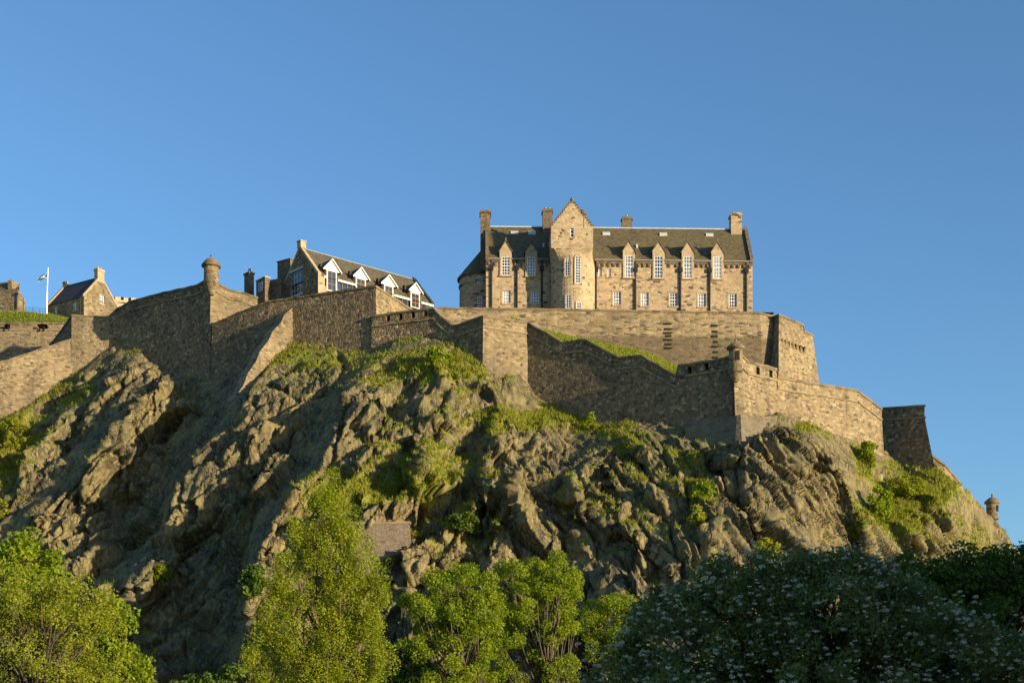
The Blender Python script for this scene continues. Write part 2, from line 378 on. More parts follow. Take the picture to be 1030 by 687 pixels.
LEAF_MID = leaf_mat('mid_green_leaves', [(0.05, 0.09, 0.012), (0.09, 0.15, 0.018), (0.14, 0.19, 0.025)], 0.3)
GRASS_M = leaf_mat('grass_blades', [(0.12, 0.18, 0.014), (0.22, 0.27, 0.02), (0.31, 0.31, 0.04), (0.36, 0.29, 0.11)], 0.4)
BLOSSOM = leaf_mat('white_blossom', [(0.55, 0.52, 0.44), (0.68, 0.65, 0.55), (0.5, 0.4, 0.33)], 0.2)
BARK = plain('grey_brown_bark', (0.10, 0.08, 0.055), 0.9, 0.35)
TURF, nt, b = newmat('turf'); L = nt.links.new
n1 = N(nt, 'ShaderNodeTexNoise', Scale=0.8, Detail=8.0, Roughness=0.7); L(coords(nt, (1, 1, 1)), n1.inputs['Vector'])
r1 = ramp(nt, [(0.3, (0.06, 0.095, 0.012)), (0.5, (0.11, 0.145, 0.014)), (0.7, (0.17, 0.17, 0.03))]); L(n1.outputs[0], r1.inputs[0])
L(r1.outputs[0], b.inputs['Base Color'])
bu = N(nt, 'ShaderNodeBump', Strength=0.8, Distance=0.3); L(n1.outputs[0], bu.inputs['Height']); L(bu.outputs[0], b.inputs['Normal'])
PAVE = plain('courtyard_gravel', (0.20, 0.17, 0.13), 0.95, 0.2)

# ------------------------------------------------------------------ the castle rock
CTRL = [  # px, py, Y : the lie of the ground under the walls and down the crag
 (-60,470,217),(-20,440,219),(0,424,220.5),(60,388,224),(115,350,225.5),(150,385,218),(190,392,213),(215,405,209),(237,405,199),(265,378,203),(297,352,205.5),
 (340,352,202),(372,360,199.5),(400,351,198),(430,353,195.5),(456,352,193.5),(486,372,190.5),(508,385,191.5),(530,398,193),(548,412,191),
 (600,436,187),(625,430,184.5),(645,434,182.5),(690,442,178.5),(725,447,175.5),(752,447,174.5),(775,432,175.5),(785,420,177.8),(800,425,180),
 (840,442,184),(888,468,192.5),(915,470,195.5),(942,471,191.5),(965,486,190),(985,506,195),(1005,530,199),(1030,558,203),(1060,590,206),(1110,640,210),
 (0,390,232),(90,320,238),(200,340,226),(300,310,216),(420,310,206),(500,330,202),(600,390,197),(700,400,188),(850,400,197),(920,430,205),
 # crag
 (-60,600,190),(30,520,203),(100,470,206),(170,480,204),(240,480,190),(320,440,190),(420,420,185),(480,430,185),(540,450,183),(600,480,178),(680,480,172),
 (760,490,169),(820,490,173),(880,520,181),(950,530,184),(1000,570,192),
 (100,570,190),(200,560,190),(280,560,183),(360,520,177),(440,500,176),(520,520,173),(600,540,168),(680,550,163),(760,560,163),(840,580,170),(920,590,178),(1020,620,190),
 (0,690,170),(100,690,172),(200,690,172),(300,690,165),(400,690,158),(500,690,154),(600,690,150),(700,690,149),(800,690,153),(900,690,162),(1000,690,172),(1100,700,186),(-60,700,166),
 (-260,400,246),(-260,500,228),(-260,600,205),(-260,700,178),(-260,790,160),(-60,790,150),(100,790,155),(300,790,148),(500,790,138),(700,790,134),(900,790,146),(1100,790,165)]
_c = np.array(CTRL, float)
def _tps(r2): return np.where(r2 > 0, 0.5 * r2 * np.log(np.maximum(r2, 1e-12)), 0.0)
_k = _c[:, :2] / 300.0
_A = _tps(((_k[:, None] - _k[None]) ** 2).sum(2)) + np.eye(len(_k)) * 0.004
_Pm = np.c_[np.ones(len(_k)), _k]
_M = np.block([[_A, _Pm], [_Pm.T, np.zeros((3, 3))]])
_w = np.linalg.solve(_M, np.r_[_c[:, 2], 0, 0, 0])
def base_depth(px, py):
    q = np.stack([px, py], -1) / 300.0
    out = np.empty(len(q))
    for s in range(0, len(q), 20000):
        qq = q[s:s + 20000]
        out[s:s + 20000] = _tps(((qq[:, None] - _k[None]) ** 2).sum(2)) @ _w[:len(_k)] + np.c_[np.ones(len(qq)), qq] @ _w[len(_k):]
    return out

# spurs: crest line (px, py, how far it stands out in metres), steep on its left, gentle on its right
SPURS = [
 ([(150,348,3),(108,383,4.5),(62,418,4.5),(42,455,3),(20,500,2)], 7, 34),
 ([(148,396,4),(120,424,6.5),(98,456,7.5),(66,488,7),(28,520,6),(10,560,5)], 9, 40),
 ([(238,408,5),(212,440,9),(186,482,11),(168,515,11),(158,556,9),(132,590,6)], 12, 80),
 ([(170,560,2),(135,575,5),(110,600,5)], 8, 34),
 ([(380,362,3),(350,395,8),(334,440,10),(318,475,11),(285,512,13),(262,548,15),(250,600,16),(245,690,14)], 12, 100),
 ([(505,392,1),(500,420,4),(488,450,5),(486,490,5),(470,520,2)], 7, 55),
 ([(640,436,2),(600,455,5),(575,482,7),(580,505,6),(612,530,3)], 13, 70),
 ([(530,455,2),(512,490,4),(500,530,3)], 6, 40),
 ([(668,480,1),(690,500,2.5),(712,545,3),(725,590,2)], 9, 40),
 ([(730,482,1),(748,505,2.5),(770,548,3),(785,590,2)], 9, 40),
 ([(620,490,1),(640,520,2),(668,565,2.5),(680,610,2)], 9, 36),
 ([(565,520,1),(590,555,2),(612,600,2)], 9, 36),
 ([(803,430,0),(830,450,3.5),(852,490,6),(872,540,5),(880,590,3)], 12, 28),
 ([(440,420,2),(425,450,3),(420,490,3)], 5, 30),
 ([(930,475,0),(915,520,3),(925,580,3)], 10, 40),
]
def spur_depth(px, py):
    tot = np.zeros(len(px))
    q = np.stack([px, py], -1)
    for pts, wl_, wr_ in SPURS:
        best = np.full(len(px), 1e9); hh = np.zeros(len(px)); sg = np.zeros(len(px))
        for (ax, ay, ah), (bx, by, bh) in zip(pts, pts[1:]):
            d = np.array((bx - ax, by - ay), float); L2 = (d * d).sum()
            t = np.clip(((q - (ax, ay)) @ d) / L2, 0, 1)
            e = q - (np.array((ax, ay)) + t[:, None] * d)
            dist = np.sqrt((e * e).sum(1))
            m = dist < best
            side = np.where(e[:, 1] * d[0] - e[:, 0] * d[1] < 0, 1.0, -1.0)   # crest drawn downwards: + is its right
            best = np.where(m, dist, best); hh = np.where(m, ah + (bh - ah) * t, hh); sg = np.where(m, side, sg)
        w = np.where(sg > 0, wr_, wl_)
        prof = np.exp(-(best / w) ** 1.3)
        tot += hh * prof
    return -tot

TOPLINE = [(-260,500),(-60,458),(-20,428),(0,412),(60,375),(115,335),(150,360),(190,372),(215,380),(237,385),(262,362),(297,338),(340,338),(372,350),(400,341),(430,342),(456,341),
 (486,356),(508,370),(530,383),(548,397),(600,421),(625,416),(645,420),(690,428),(725,432),(752,432),(775,418),(785,415),(800,421),(840,437),(888,452),(915,455),(935,458),(944,472),
 (965,487),(985,507),(1005,530),(1030,558),(1060,590),(1110,640)]
_tx = np.array([t[0] for t in TOPLINE], float); _ty = np.array([t[1] for t in TOPLINE], float)
STEPX = 1.35
gx = np.arange(-230, 1106, STEPX); NR = 300
top = np.interp(gx, _tx, _ty)
top += np.where(gx > 946, 3.0 * np.interp(gx, np.arange(940, 1120, 9.0), np.random.default_rng(5).uniform(-1, 1, 20)), 0)
tt = np.linspace(0, 1, NR) ** 1.15
GPX = np.repeat(gx[None], NR, 0); GPY = top[None] + (792 - top[None]) * tt[:, None]
gpx, gpy = GPX.ravel(), GPY.ravel()
dep = base_depth(gpx, gpy) + spur_depth(gpx, gpy)
pos = np.stack([(gpx - CX) / F * dep, dep, CAMZ + (HY - gpy) / F * dep], 1)
def grid_normals(p):
    g = p.reshape(NR, len(gx), 3)
    du = np.gradient(g, axis=1); dv = np.gradient(g, axis=0)
    n = np.cross(du, dv); n /= np.linalg.norm(n, axis=2, keepdims=True) + 1e-9
    n = n.reshape(-1, 3); n *= np.where(n[:, 1:2] > 0, -1, 1)
    return n
nrm0 = grid_normals(pos)
# turn the noise so that slabs dip the way the beds do: steeply down to the right on the right half, down to the left on the left half
def rot_y(p, deg):
    c_, s_ = math.cos(R(deg)), math.sin(R(deg))
    return np.stack([p[:, 0] * c_ + p[:, 2] * s_, p[:, 1], -p[:, 0] * s_ + p[:, 2] * c_], 1)
pr, pl = rot_y(pos, 28), rot_y(pos, -32)
wr = 1 / (1 + np.exp(-(gpx - 520) / 60.0))
def both(fn): return fn(pr) * wr + fn(pl) * (1 - wr)
warp = np.stack([fbm(pos / 6.0, 3, 71), fbm(pos / 6.0, 3, 81), fbm(pos / 6.0, 3, 91)], 1)
S1 = np.array((1 / 5.5, 1 / 7.0, 1 / 14.0)); S2 = np.array((1 / 2.4, 1 / 3.0, 1 / 6.0)); S3 = np.array((1 / 0.9, 1 / 1.2, 1 / 2.0))
d1 = both(lambda p: facets((p + warp * 0.5) * S1, 3, 2.0)[0])
d2 = both(lambda p: scallop((p + warp * 0.4) * S2, 23))
d3 = both(lambda p: scallop((p + warp * 0.2) * S3, 43))
d2b = both(lambda p: facets((p + warp * 0.25) * S2, 63, 2.0)[0])
rid = both(lambda p: ridged(p * np.array((1 / 1.5, 1 / 1.8, 1 / 4.5)), 4, 15, 0.6))
e1 = both(lambda p: facets((p + warp * 0.5) * S1, 3, 2.0)[1])
e2 = both(lambda p: facets((p + warp * 0.25) * S2, 63, 2.0)[1])
big = ridged(pos * np.array((1 / 16.0, 1 / 20.0, 1 / 26.0)), 3, 5)
fine = fbm(pos / 0.8, 3, 55)
d3b = both(lambda p: facets((p + warp * 0.1) * S3 * 0.9, 83, 1.8)[0])
d4 = both(lambda p: facets(p * S3 * 2.0, 93, 1.2)[0])
SL = np.array((1 / 3.4, 1 / 5.0, 1 / 15.0))
slab, eslab = facets((pr + warp * 0.3) * SL, 123, 1.8)
slabby = 1 / (1 + np.exp(-((gpx - 520) + (gpy - 470) * 0.6) / 25.0))            # the right half of the crag breaks in long smooth slabs
def ledges(x, period, seed): return 1 - np.mod(x / period + 0.5 * fbm(pos / 9.0, 2, seed), 1.0)
patch = np.clip(0.5 + 1.3 * fbm(pos / 10.0, 2, 207), 0, 1)
beds = (ledges(pl[:, 0], 2.3, 201) * 0.75 + ledges(pl[:, 0], 0.85, 203) * 0.28) * patch * (1 - wr) + (ledges(pr[:, 0], 2.6, 205) * 0.8 + ledges(pr[:, 0], 1.0, 206) * 0.25) * patch * wr
rough = 2.3 * d1 + 0.15 * d2 + 0.95 * d2b + 0.38 * d3b + 0.14 * d4 + 0.06 * rid + 1.3 * beds - 1.3 * np.exp(-e1 * 16) - 0.7 * np.exp(-e2 * 12)
smooth = 0.9 * d1 + 1.7 * slab + 0.55 * d2b + 0.26 * d3b + 0.12 * d4 + 0.04 * rid + 1.9 * beds - 2.2 * np.exp(-eslab * 20) - 0.6 * np.exp(-e2 * 12)
disp = 0.4 * big + rough * (1 - slabby) + smooth * slabby
view = pos - np.array((0, 0, CAMZ)); view /= np.linalg.norm(view, axis=1, keepdims=True)
graze = np.clip((-(nrm0 * view).sum(1) - 0.05) / 0.5, 0.34, 1)
disp *= graze
# smooth netted slab on the right, soft turf knolls under the walls
def blob(px, py, rx, ry): return np.exp(-(((gpx - px) / rx) ** 2 + ((gpy - py) / ry) ** 2) ** 1.5)
soft = np.maximum.reduce([blob(868, 480, 26, 50) * 0.6, blob(985, 540, 60, 40) * 0.2, blob(910, 505, 40, 45) * 0.3, blob(425, 372, 70, 34) * 0.45, blob(520, 425, 60, 22) * 0.4, blob(790, 440, 30, 26) * 0.15])
disp *= (1 - soft)
near = np.clip((gpy - np.interp(gpx, _tx, _ty) - 8) / 18, 0.25, 1)
disp *= near
pos = pos + nrm0 * disp[:, None] * np.array((0.6, 1.0, 0.45))
nrm = grid_normals(pos)
# where plants grow: ledges that face the sky, and the green places of the photograph
slope = np.clip((nrm[:, 2] - 0.35) / 0.4, 0, 1)
GREEN = [(425,372,50,20,.52),(455,366,28,14,.36),(400,420,36,34,.16),(520,426,58,13,.52),(560,422,36,10,.42),(480,400,30,40,.2),(430,470,60,26,.34),(400,495,60,14,.48),(470,520,60,16,.3),
 (345,500,40,24,.6),(20,445,26,34,.55),(5,470,20,40,.5),(70,395,30,14,.35),(272,355,26,9,.4),(330,362,34,10,.3),(300,380,40,30,.22),(635,448,18,10,.42),(612,432,26,6,.4),(690,470,30,12,.25),
 (905,505,32,40,.54),(868,460,10,22,.6),(860,530,10,30,.4),(960,490,26,20,.4),(990,545,26,26,.3),(812,428,20,5,.3),(705,500,14,30,.35),(585,510,40,30,.16),(660,520,60,40,.1),(775,555,16,14,.5),
 (200,590,60,30,.2),(120,640,60,50,.25),(260,600,30,40,.4),(450,545,50,30,.22),(930,540,50,40,.25)]
moss = 0.02 + 0.34 * slope + 0.10 * fbm(pos / 9.0, 3, 33) + 0.13 * fbm(pos / 2.2, 3, 35)
for px_, py_, rx_, ry_, w_ in GREEN: moss += w_ * np.exp(-(((gpx - px_) / rx_) ** 2 + ((gpy - py_) / ry_) ** 2))
shelter = blob(230, 600, 70, 90) * 0.3
moss -= shelter
moss = np.clip(moss, 0, 0.95)

W = len(gx)
skirt = []
last = pos.reshape(NR, W, 3)[0]
for dy, dz in ((40, -8), (16, -2.2), (5, -0.5)):
    s_ = last.copy(); s_[:, 1] += dy; s_[:, 0] *= (s_[:, 1] / last[:, 1]); s_[:, 2] += dz; skirt.append(s_)
allp = np.concatenate([np.concatenate(skirt), pos]); NRR = NR + 3
allm = np.concatenate([np.full(3 * W, 0.3), moss])
idx = np.arange(NRR * W).reshape(NRR, W)
quads = np.stack([idx[:-1, :-1], idx[1:, :-1], idx[1:, 1:], idx[:-1, 1:]], -1).reshape(-1, 4)
def np_mesh(name, verts, faces, mats, parent=None, attrs=None, smooth=False, off=(0, 0, 0)):
    me = bpy.data.meshes.new(name); nv, nf, k = len(verts), len(faces), faces.shape[1]
    me.vertices.add(nv); me.vertices.foreach_set('co', (np.asarray(verts) - np.asarray(off)).astype(np.float32).ravel())
    me.loops.add(nf * k); me.loops.foreach_set('vertex_index', faces.astype(np.int32).ravel())
    me.polygons.add(nf); me.polygons.foreach_set('loop_start', (np.arange(nf) * k).astype(np.int32))
    for an, (dom, val) in (attrs or {}).items():
        a = me.attributes.new(an, 'FLOAT', dom); a.data.foreach_set('value', val.astype(np.float32))
    me.update(calc_edges=True); me.validate()
    for mt in (mats if isinstance(mats, (list, tuple)) else [mats]): me.materials.append(mt)
    if smooth: me.shade_smooth()
    o = bpy.data.objects.new(name, me); COL.objects.link(o)
    if parent is not None: o.parent = parent
    return o
rock = np_mesh('castle_rock', allp, quads, ROCK, attrs={'moss': ('POINT', allm)})
tag(rock, kind='structure')
def rock_at(px, py):
    """the rock's surface point seen at a photo position"""
    j = int(round((px - gx[0]) / STEPX)); j = min(max(j, 0), W - 1)
    t = (py - top[j]) / (792 - top[j]); i = int(round(max(t, 0) ** (1 / 1.15) * (NR - 1))); i = min(max(i, 0), NR - 1)
    return Vector(pos.reshape(NR, W, 3)[i, j]), Vector(nrm.reshape(NR, W, 3)[i, j])

# grass and weeds on the ledges
def blades(points, normals, h, wdt, per, seed):
    g = np.random.default_rng(seed); n = len(points)
    pts = np.repeat(points, per, 0) + g.normal(0, 0.16, (n * per, 3)) * (1, 1, 0.4)
    a = g.uniform(0, 2 * np.pi, n * per); hh = h * g.uniform(0.5, 1.35, n * per); ww = wdt * g.uniform(0.6, 1.3, n * per)
    side = np.stack([np.cos(a), np.sin(a), np.zeros_like(a)], 1)
    lean = np.stack([g.normal(0, 0.35, n * per), g.normal(-0.12, 0.35, n * per), np.ones(n * per)], 1)
    b0 = pts - side * ww[:, None] / 2; b1 = pts + side * ww[:, None] / 2
    m0 = pts + lean * hh[:, None]
    v = np.stack([b0, b1, m0], 1).reshape(-1, 3)
    f = np.arange(len(v)).reshape(-1, 3)
    return v, f, np.clip(np.repeat(g.uniform(0, 1, n), per) * 0.7 + g.uniform(0, 0.35, n * per), 0, 1)
wgt = np.clip(moss - 0.42, 0, 0.5) ** 1.3
area = 1.0
pick = rng.choice(len(pos), 30000, p=wgt / wgt.sum())
gv, gf, gt = blades(pos[pick] - nrm[pick] * 0.05, nrm[pick], 0.42, 0.13, 4, 4)
gr = np_mesh('grass', gv, gf, GRASS_M, attrs={'tint': ('FACE', gt)}); tag(gr, kind='stuff')
gr['label'] = 'green grass and weeds growing on the ledges of the crag'; gr['category'] = 'grass'

# ------------------------------------------------------------------ ground
mb = MB(); mb.poly([(-3000, -1500, 0), (3000, -1500, 0), (3000, 4000, 0), (-3000, 4000, 0)])
g0 = mb.build('ground', TURF); tag(g0, kind='structure')

# ------------------------------------------------------------------ fortification walls
def plan_points(pts):
    return [Vector((XX(p[0], p[2]), p[2], 0)) for p in pts]
def miters(pl):
    out = []
    for i in range(len(pl)):
        ns = []
        if i > 0: d = (pl[i] - pl[i - 1]).normalized(); ns.append(Vector((d.y, -d.x, 0)))
        if i < len(pl) - 1: d = (pl[i + 1] - pl[i]).normalized(); ns.append(Vector((d.y, -d.x, 0)))
        n = sum(ns, Vector((0, 0, 0))).normalized(); out.append(n / max(0.35, n.dot(ns[0])))
    return out
class Wall:
    """a wall along photo points (px, top py, Y, foot py); it leans back by batter; part children: coping, string course"""
    def __init__(s, pts, batter=0.08, thick=1.6, below=5.0, jit=0.05, seed=1):
        s.pts = pts; s.pl = plan_points(pts); s.mi = miters(s.pl); s.b = batter; s.th = thick; s.below = below
        s.zt = [ZZ(p[1], p[2]) for p in pts]; s.zb = [ZZ(p[3], p[2]) - below for p in pts]
        s.S = [0.0]
        for a, b in zip(s.pl, s.pl[1:]): s.S.append(s.S[-1] + (b - a).length)
        s.jit = jit; s.rnd = random.Random(seed); s.ph = [s.rnd.uniform(0, 6.28) for _ in range(4)]
    def at(s, u):
        for i in range(len(s.pl) - 1):
            if u <= s.S[i + 1] + 1e-6 or i == len(s.pl) - 2:
                t = (u - s.S[i]) / (s.S[i + 1] - s.S[i]); break
        j = s.jit * (math.sin(u * 1.9 + s.ph[0]) + math.sin(u * 4.3 + s.ph[1]) * 0.6)
        return s.pl[i].lerp(s.pl[i + 1], t), s.mi[i].lerp(s.mi[i + 1], t), lerp(s.zt[i], s.zt[i + 1], t) + j, lerp(s.zb[i], s.zb[i + 1], t)
    def uof(s, px):
        """distance along the wall of a photo column"""
        for i in range(len(s.pl) - 1):
            if s.pts[i][0] - 0.01 <= px <= s.pts[i + 1][0] + 0.01 or i == len(s.pl) - 2:
                a, b = s.pl[i], s.pl[i + 1]; k = (px - CX) / F
                t = (k * a.y - a.x) / ((b.x - a.x) - k * (b.y - a.y)); return s.S[i] + t * (s.S[i + 1] - s.S[i])
    def body(s, ph=1.3, holes=(), mb=None, segm=None):
        """holes: (u0, u1, depth below top of upper edge, of lower edge)"""
        mb = mb or MB()
        us = set(s.S); n = max(2, int(s.S[-1] / 1.3))
        us |= {s.S[-1] * k / n for k in range(n + 1)}
        for h in holes: us |= {h[0], h[1]}
        us = sorted(us); us = [u for i, u in enumerate(us) if i == 0 or u - us[i - 1] > 1e-3]
        rows_top = sorted({0.0, ph} | {h[2] for h in holes} | {h[3] for h in holes})
        low = [0.12, 0.3, 0.55, 0.8, 1.0]
        def pt(u, r):
            p, m, zt, zb = s.at(u)
            if r <= ph: z = zt - r; off = 0.0
            else:
                z = lerp(zt - ph, zb, r - ph); off = s.b * (zt - ph - z)
            q = p + m * off; return Vector((q.x, q.y, z))
        lev = rows_top + [ph + k for k in low]
        for ua, ub in zip(us, us[1:]):
            um = (ua + ub) / 2; si = max(i for i in range(len(s.S) - 1) if s.S[i] <= um + 1e-6); mi_ = (segm or {}).get(si, 0)
            for ra, rb in zip(lev, lev[1:]):
                if any(h[0] - 1e-4 <= ua and ub <= h[1] + 1e-4 and h[2] - 1e-4 <= ra and rb <= h[3] + 1e-4 for h in holes): continue
                mb.poly([pt(ua, rb), pt(ub, rb), pt(ub, ra), pt(ua, ra)], mi_)
            pa, ma, za, ba = s.at(ua); pb, m2, z2, b2 = s.at(ub)
            qa, qb = pa - ma * s.th, pb - m2 * s.th
            mb.poly([Vector((pa.x, pa.y, za)), Vector((pb.x, pb.y, z2)), Vector((qb.x, qb.y, z2)), Vector((qa.x, qa.y, za))])
            mb.poly([Vector((qa.x, qa.y, za)), Vector((qb.x, qb.y, z2)), Vector((qb.x, qb.y, b2)), Vector((qa.x, qa.y, ba))])
        for u in (0.0, s.S[-1]):
            p, m, zt, zb = s.at(u); q = p - m * s.th
            for ra, rb in zip(lev, lev[1:]):
                A, B = pt(u, ra), pt(u, rb)
                mb.poly([A, B, Vector((q.x, q.y, B.z)), Vector((q.x, q.y, A.z))])
        for h in holes:
            c = [pt(h[0], h[3]), pt(h[1], h[3]), pt(h[1], h[2]), pt(h[0], h[2])]
            m = s.at((h[0] + h[1]) / 2)[1]
            for i in range(4):
                a, b = c[i], c[(i + 1) % 4]; mb.poly([a, b, b - m * (s.th - 0.1), a - m * (s.th - 0.1)])
        return mb
    def course(s, down, h, proud, back=0.3, u0=None, u1=None, mb=None):
        """a band of stone along the wall: its top down below the wall top"""
        mb = mb or MB(); a = 0.0 if u0 is None else u0; e = s.S[-1] if u1 is None else u1
        us = sorted({a, e} | {k for k in s.S if a < k < e} | {a + (e - a) * k / max(2, int((e - a) / 1.5)) for k in range(max(2, int((e - a) / 1.5)))})
        us = [u for i, u in enumerate(us) if i == 0 or u - us[i - 1] > 1e-3]
        rows = []
        for u in us:
            p, m, zt, zb = s.at(u); z = zt - down
            f_, k_ = p + m * proud, p - m * back
            rows.append([Vector((f_.x, f_.y, z)), Vector((f_.x, f_.y, z - h)), Vector((k_.x, k_.y, z - h)), Vector((k_.x, k_.y, z))])
        mb.grid(rows, close=True); mb.poly(rows[0]); mb.poly(rows[-1])
        return mb
GW = 'stone walls of the fortress'
def wall_thing(name, label, cat, w, mat, parapet=1.3, holes=(), cope=True, string=True, cope_mat=None, body='masonry', group=GW, segm=None):
    k = len(w.pl) // 2
    root = empty(name, (w.pl[k].x, w.pl[k].y, w.zb[k]), label, cat, group)
    w.body(parapet, holes, None, segm).build(body, mat, root)
    if cope: w.course(-0.14, 0.3, 0.12, w.th + 0.1).build('coping', cope_mat or STONE_COPE, root)
    if string: w.course(parapet - 0.02, 0.24, 0.16).build('string_course', STONE_STRING, root)
    return root

# far battery on the left with gun embrasures
w0 = Wall([(-190, 325.5, 238, 430), (90, 325.5, 239.5, 345)], 0.04, 1.6, 6, seed=2)
e0 = [(w0.uof(a), w0.uof(b), 0.12, 0.95) for a, b in ((3.5, 10), (37, 48))]
battery = wall_thing('battery_wall', 'long low battery wall below the grass mound, with two gun openings in its parapet', 'wall', w0, STONE_WALL, 1.0, e0, True, True)
# front wall on the left: a falling parapet, then a higher block
w1 = Wall([(-190, 418, 214, 520), (-30, 373, 221, 470), (12, 361, 222.6, 424), (72, 341.5, 226, 392)], 0.10, 1.4, 6, seed=3)
wall_thing('rampart_wall', 'sunlit rampart wall at the far left whose top falls away down to the left', 'wall', w1, STONE_WALL, 0.5, string=False)
w1b = Wall([(72, 317.5, 226.0, 400), (112, 319.5, 226.6, 372)], 0.05, 1.4, 8, seed=4)
wall_thing('rampart_wall', 'tall block of sunlit wall below the small gabled house', 'wall', w1b, STONE_WALL, 0.8, string=False)
w1c = Wall([(50, 347, 234.5, 372), (58, 338, 232, 372), (72, 318, 226.3, 380)], 0.03, 1.0, 5, seed=21)
wall_thing('rampart_wall', 'short dark sloping wall falling back from the tall sunlit block', 'wall', w1c, STONE_ROUGH_SHADE, 0.4, string=False)
# shaded bastion and its lit return with the sentry turret on the corner
w2 = Wall([(107, 320.5, 226.8, 360), (118, 311, 226, 372), (130, 304, 224.5, 385), (160, 296, 221.3, 400), (196, 288, 216.4, 418), (205, 283.5, 215.2, 420), (212, 280.5, 214, 425), (220, 286, 214.7, 422), (230, 291.5, 215.6, 420), (246, 295.5, 217, 420), (270, 303, 219, 400)], 0.06, 1.6, 8, seed=5)
wall_thing('bastion_wall', 'dark shaded bastion wall rising to a corner turret, its right return in full sun', 'wall', w2, [STONE_ROUGH_SHADE, STONE_WALL], 1.25, cope_mat=STONE_COPE, segm={6: 1, 7: 1, 8: 1, 9: 1})  # right return takes the lighter stone because the sun strikes it
# long rough wall below the dormered hall
w4 = Wall([(213.5, 327, 213.2, 430), (240, 315, 210.6, 420), (270, 303.5, 208, 400), (293, 300.3, 206.5, 385), (335, 294, 203.2, 372), (378, 288, 199.9, 378), (396, 300, 204, 378), (413, 311, 207.5, 370)], 0.06, 1.6, 8, seed=6)
wall_thing('curtain_wall', 'long rough dark wall below the white dormered hall, climbing to a sharp corner', 'wall', w4, [STONE_ROUGH_SHADE, STONE_WALL], 0.5, string=False, segm={5: 1, 6: 1})  # segments past the corner are painted lighter as the sunlit side
# sloping buttress fin that catches the sun
top_a, top_b = P(294, 308, 206.2), P(236.5, 402, 198.0)
mb = MB(); steps = 14; dv = Vector((-0.77, 0.63, 0)) * 1.6
nseg = []
for i in range(steps + 1):
    t = i / steps; p = top_a.lerp(top_b, t)
    p.z += 1.6 * math.sin(math.pi * t) * 0.55 + 0.25 * ((i * 7) % 3 - 1)
    nseg.append(p)
rows = []
for p in nseg:
    f0 = Vector((p.x, p.y, p.z)); bz = min(p.z - 3, ZZ(405, 199) - 4)
    rows.append([Vector((p.x + 0.9, p.y - 0.75, bz - 6)), f0, f0 + dv, Vector((p.x, p.y, bz - 6)) + dv])
mb.grid(rows); mb.poly(rows[0]); mb.poly(rows[-1])
root = empty('buttress', (top_b.x, top_b.y, top_b.z - 4), 'sunlit sloping buttress running down the rock from the long rough wall', 'buttress')
mb.build('masonry', STONE_WALL, root)
# crenelled link and the angled bastion beside it
w6 = Wall([(374, 318.5, 199.6, 372), (405, 314, 197.7, 360), (436, 310, 195.6, 362), (438, 313.5, 195.4, 362), (456, 328.5, 194, 365), (486, 318, 190.5, 388), (530, 325, 193.7, 410)], 0.07, 1.6, 7, seed=7)
h6 = [(w6.uof(a - 1.8), w6.uof(a + 1.8), 0.22, 1.0) for a in (390.5, 403, 415.5, 428)]
wall_thing('bastion_wall', 'angled bastion wall with four square openings at its left and a bright sunlit face', 'wall', w6, [STONE_ROUGH_SHADE, STONE_WALL], 1.35, h6, segm={5: 1})  # last face gets the lighter stone to deepen its sunlit look
# the great dark wall that steps down to the right
w8 = Wall([(530.2, 325, 193.8, 412), (566, 345, 190.6, 425), (588, 342, 188.8, 440), (622, 360, 186, 442), (645, 358, 184, 446), (680, 378, 181.3, 455), (682, 368, 181.2, 455), (730, 360.6, 177.2, 465), (738, 357, 176.4, 465)], 0.07, 1.6, 8, seed=8)
h8 = [(w8.uof(a - 2.0), w8.uof(a + 2.0), 0.25, 1.15) for a in (693.5, 710.5)]
wall_thing('rampart_wall', 'great dark rampart whose parapet steps down in zigzags towards the corner turret', 'wall', w8, STONE_ROUGH_SHADE, 1.35, h8)
w9 = Wall([(738, 358, 176.2, 450), (747, 358, 176.6, 448), (752, 364, 177.1, 440), (781, 371, 181.2, 430), (782, 379.5, 181.3, 428), (862, 393, 189, 460), (887, 412, 194, 480)], 0.07, 1.6, 8, seed=9)
h9 = [(w9.uof(a - 1.7), w9.uof(a + 1.7), 0.3, 1.25) for a in (762.5, 775.5)]
wall_thing('rampart_wall', 'sunlit golden wall right of the corner turret, falling away to the right', 'wall', w9, STONE_WALL, 1.35, h9, cope_mat=STONE_COPE)
w10 = Wall([(880, 411.5, 199.6, 482), (930, 408, 194, 486), (927.5, 409, 200, 486)], 0.16, 1.6, 5, seed=10)
wall_thing('end_bastion', 'dark end bastion at the right with a steep battered edge against the sky', 'wall', w10, STONE_ROUGH_SHADE, 1.5)
wlow = Wall([(936, 457, 193, 475), (950, 467.5, 193, 482), (966, 486, 195.5, 500)], 0.05, 0.8, 3, seed=12)
wall_thing('parapet_wall', 'low sunlit wall running down the crest below the end bastion', 'wall', wlow, STONE_WALL, 0.5, string=False)
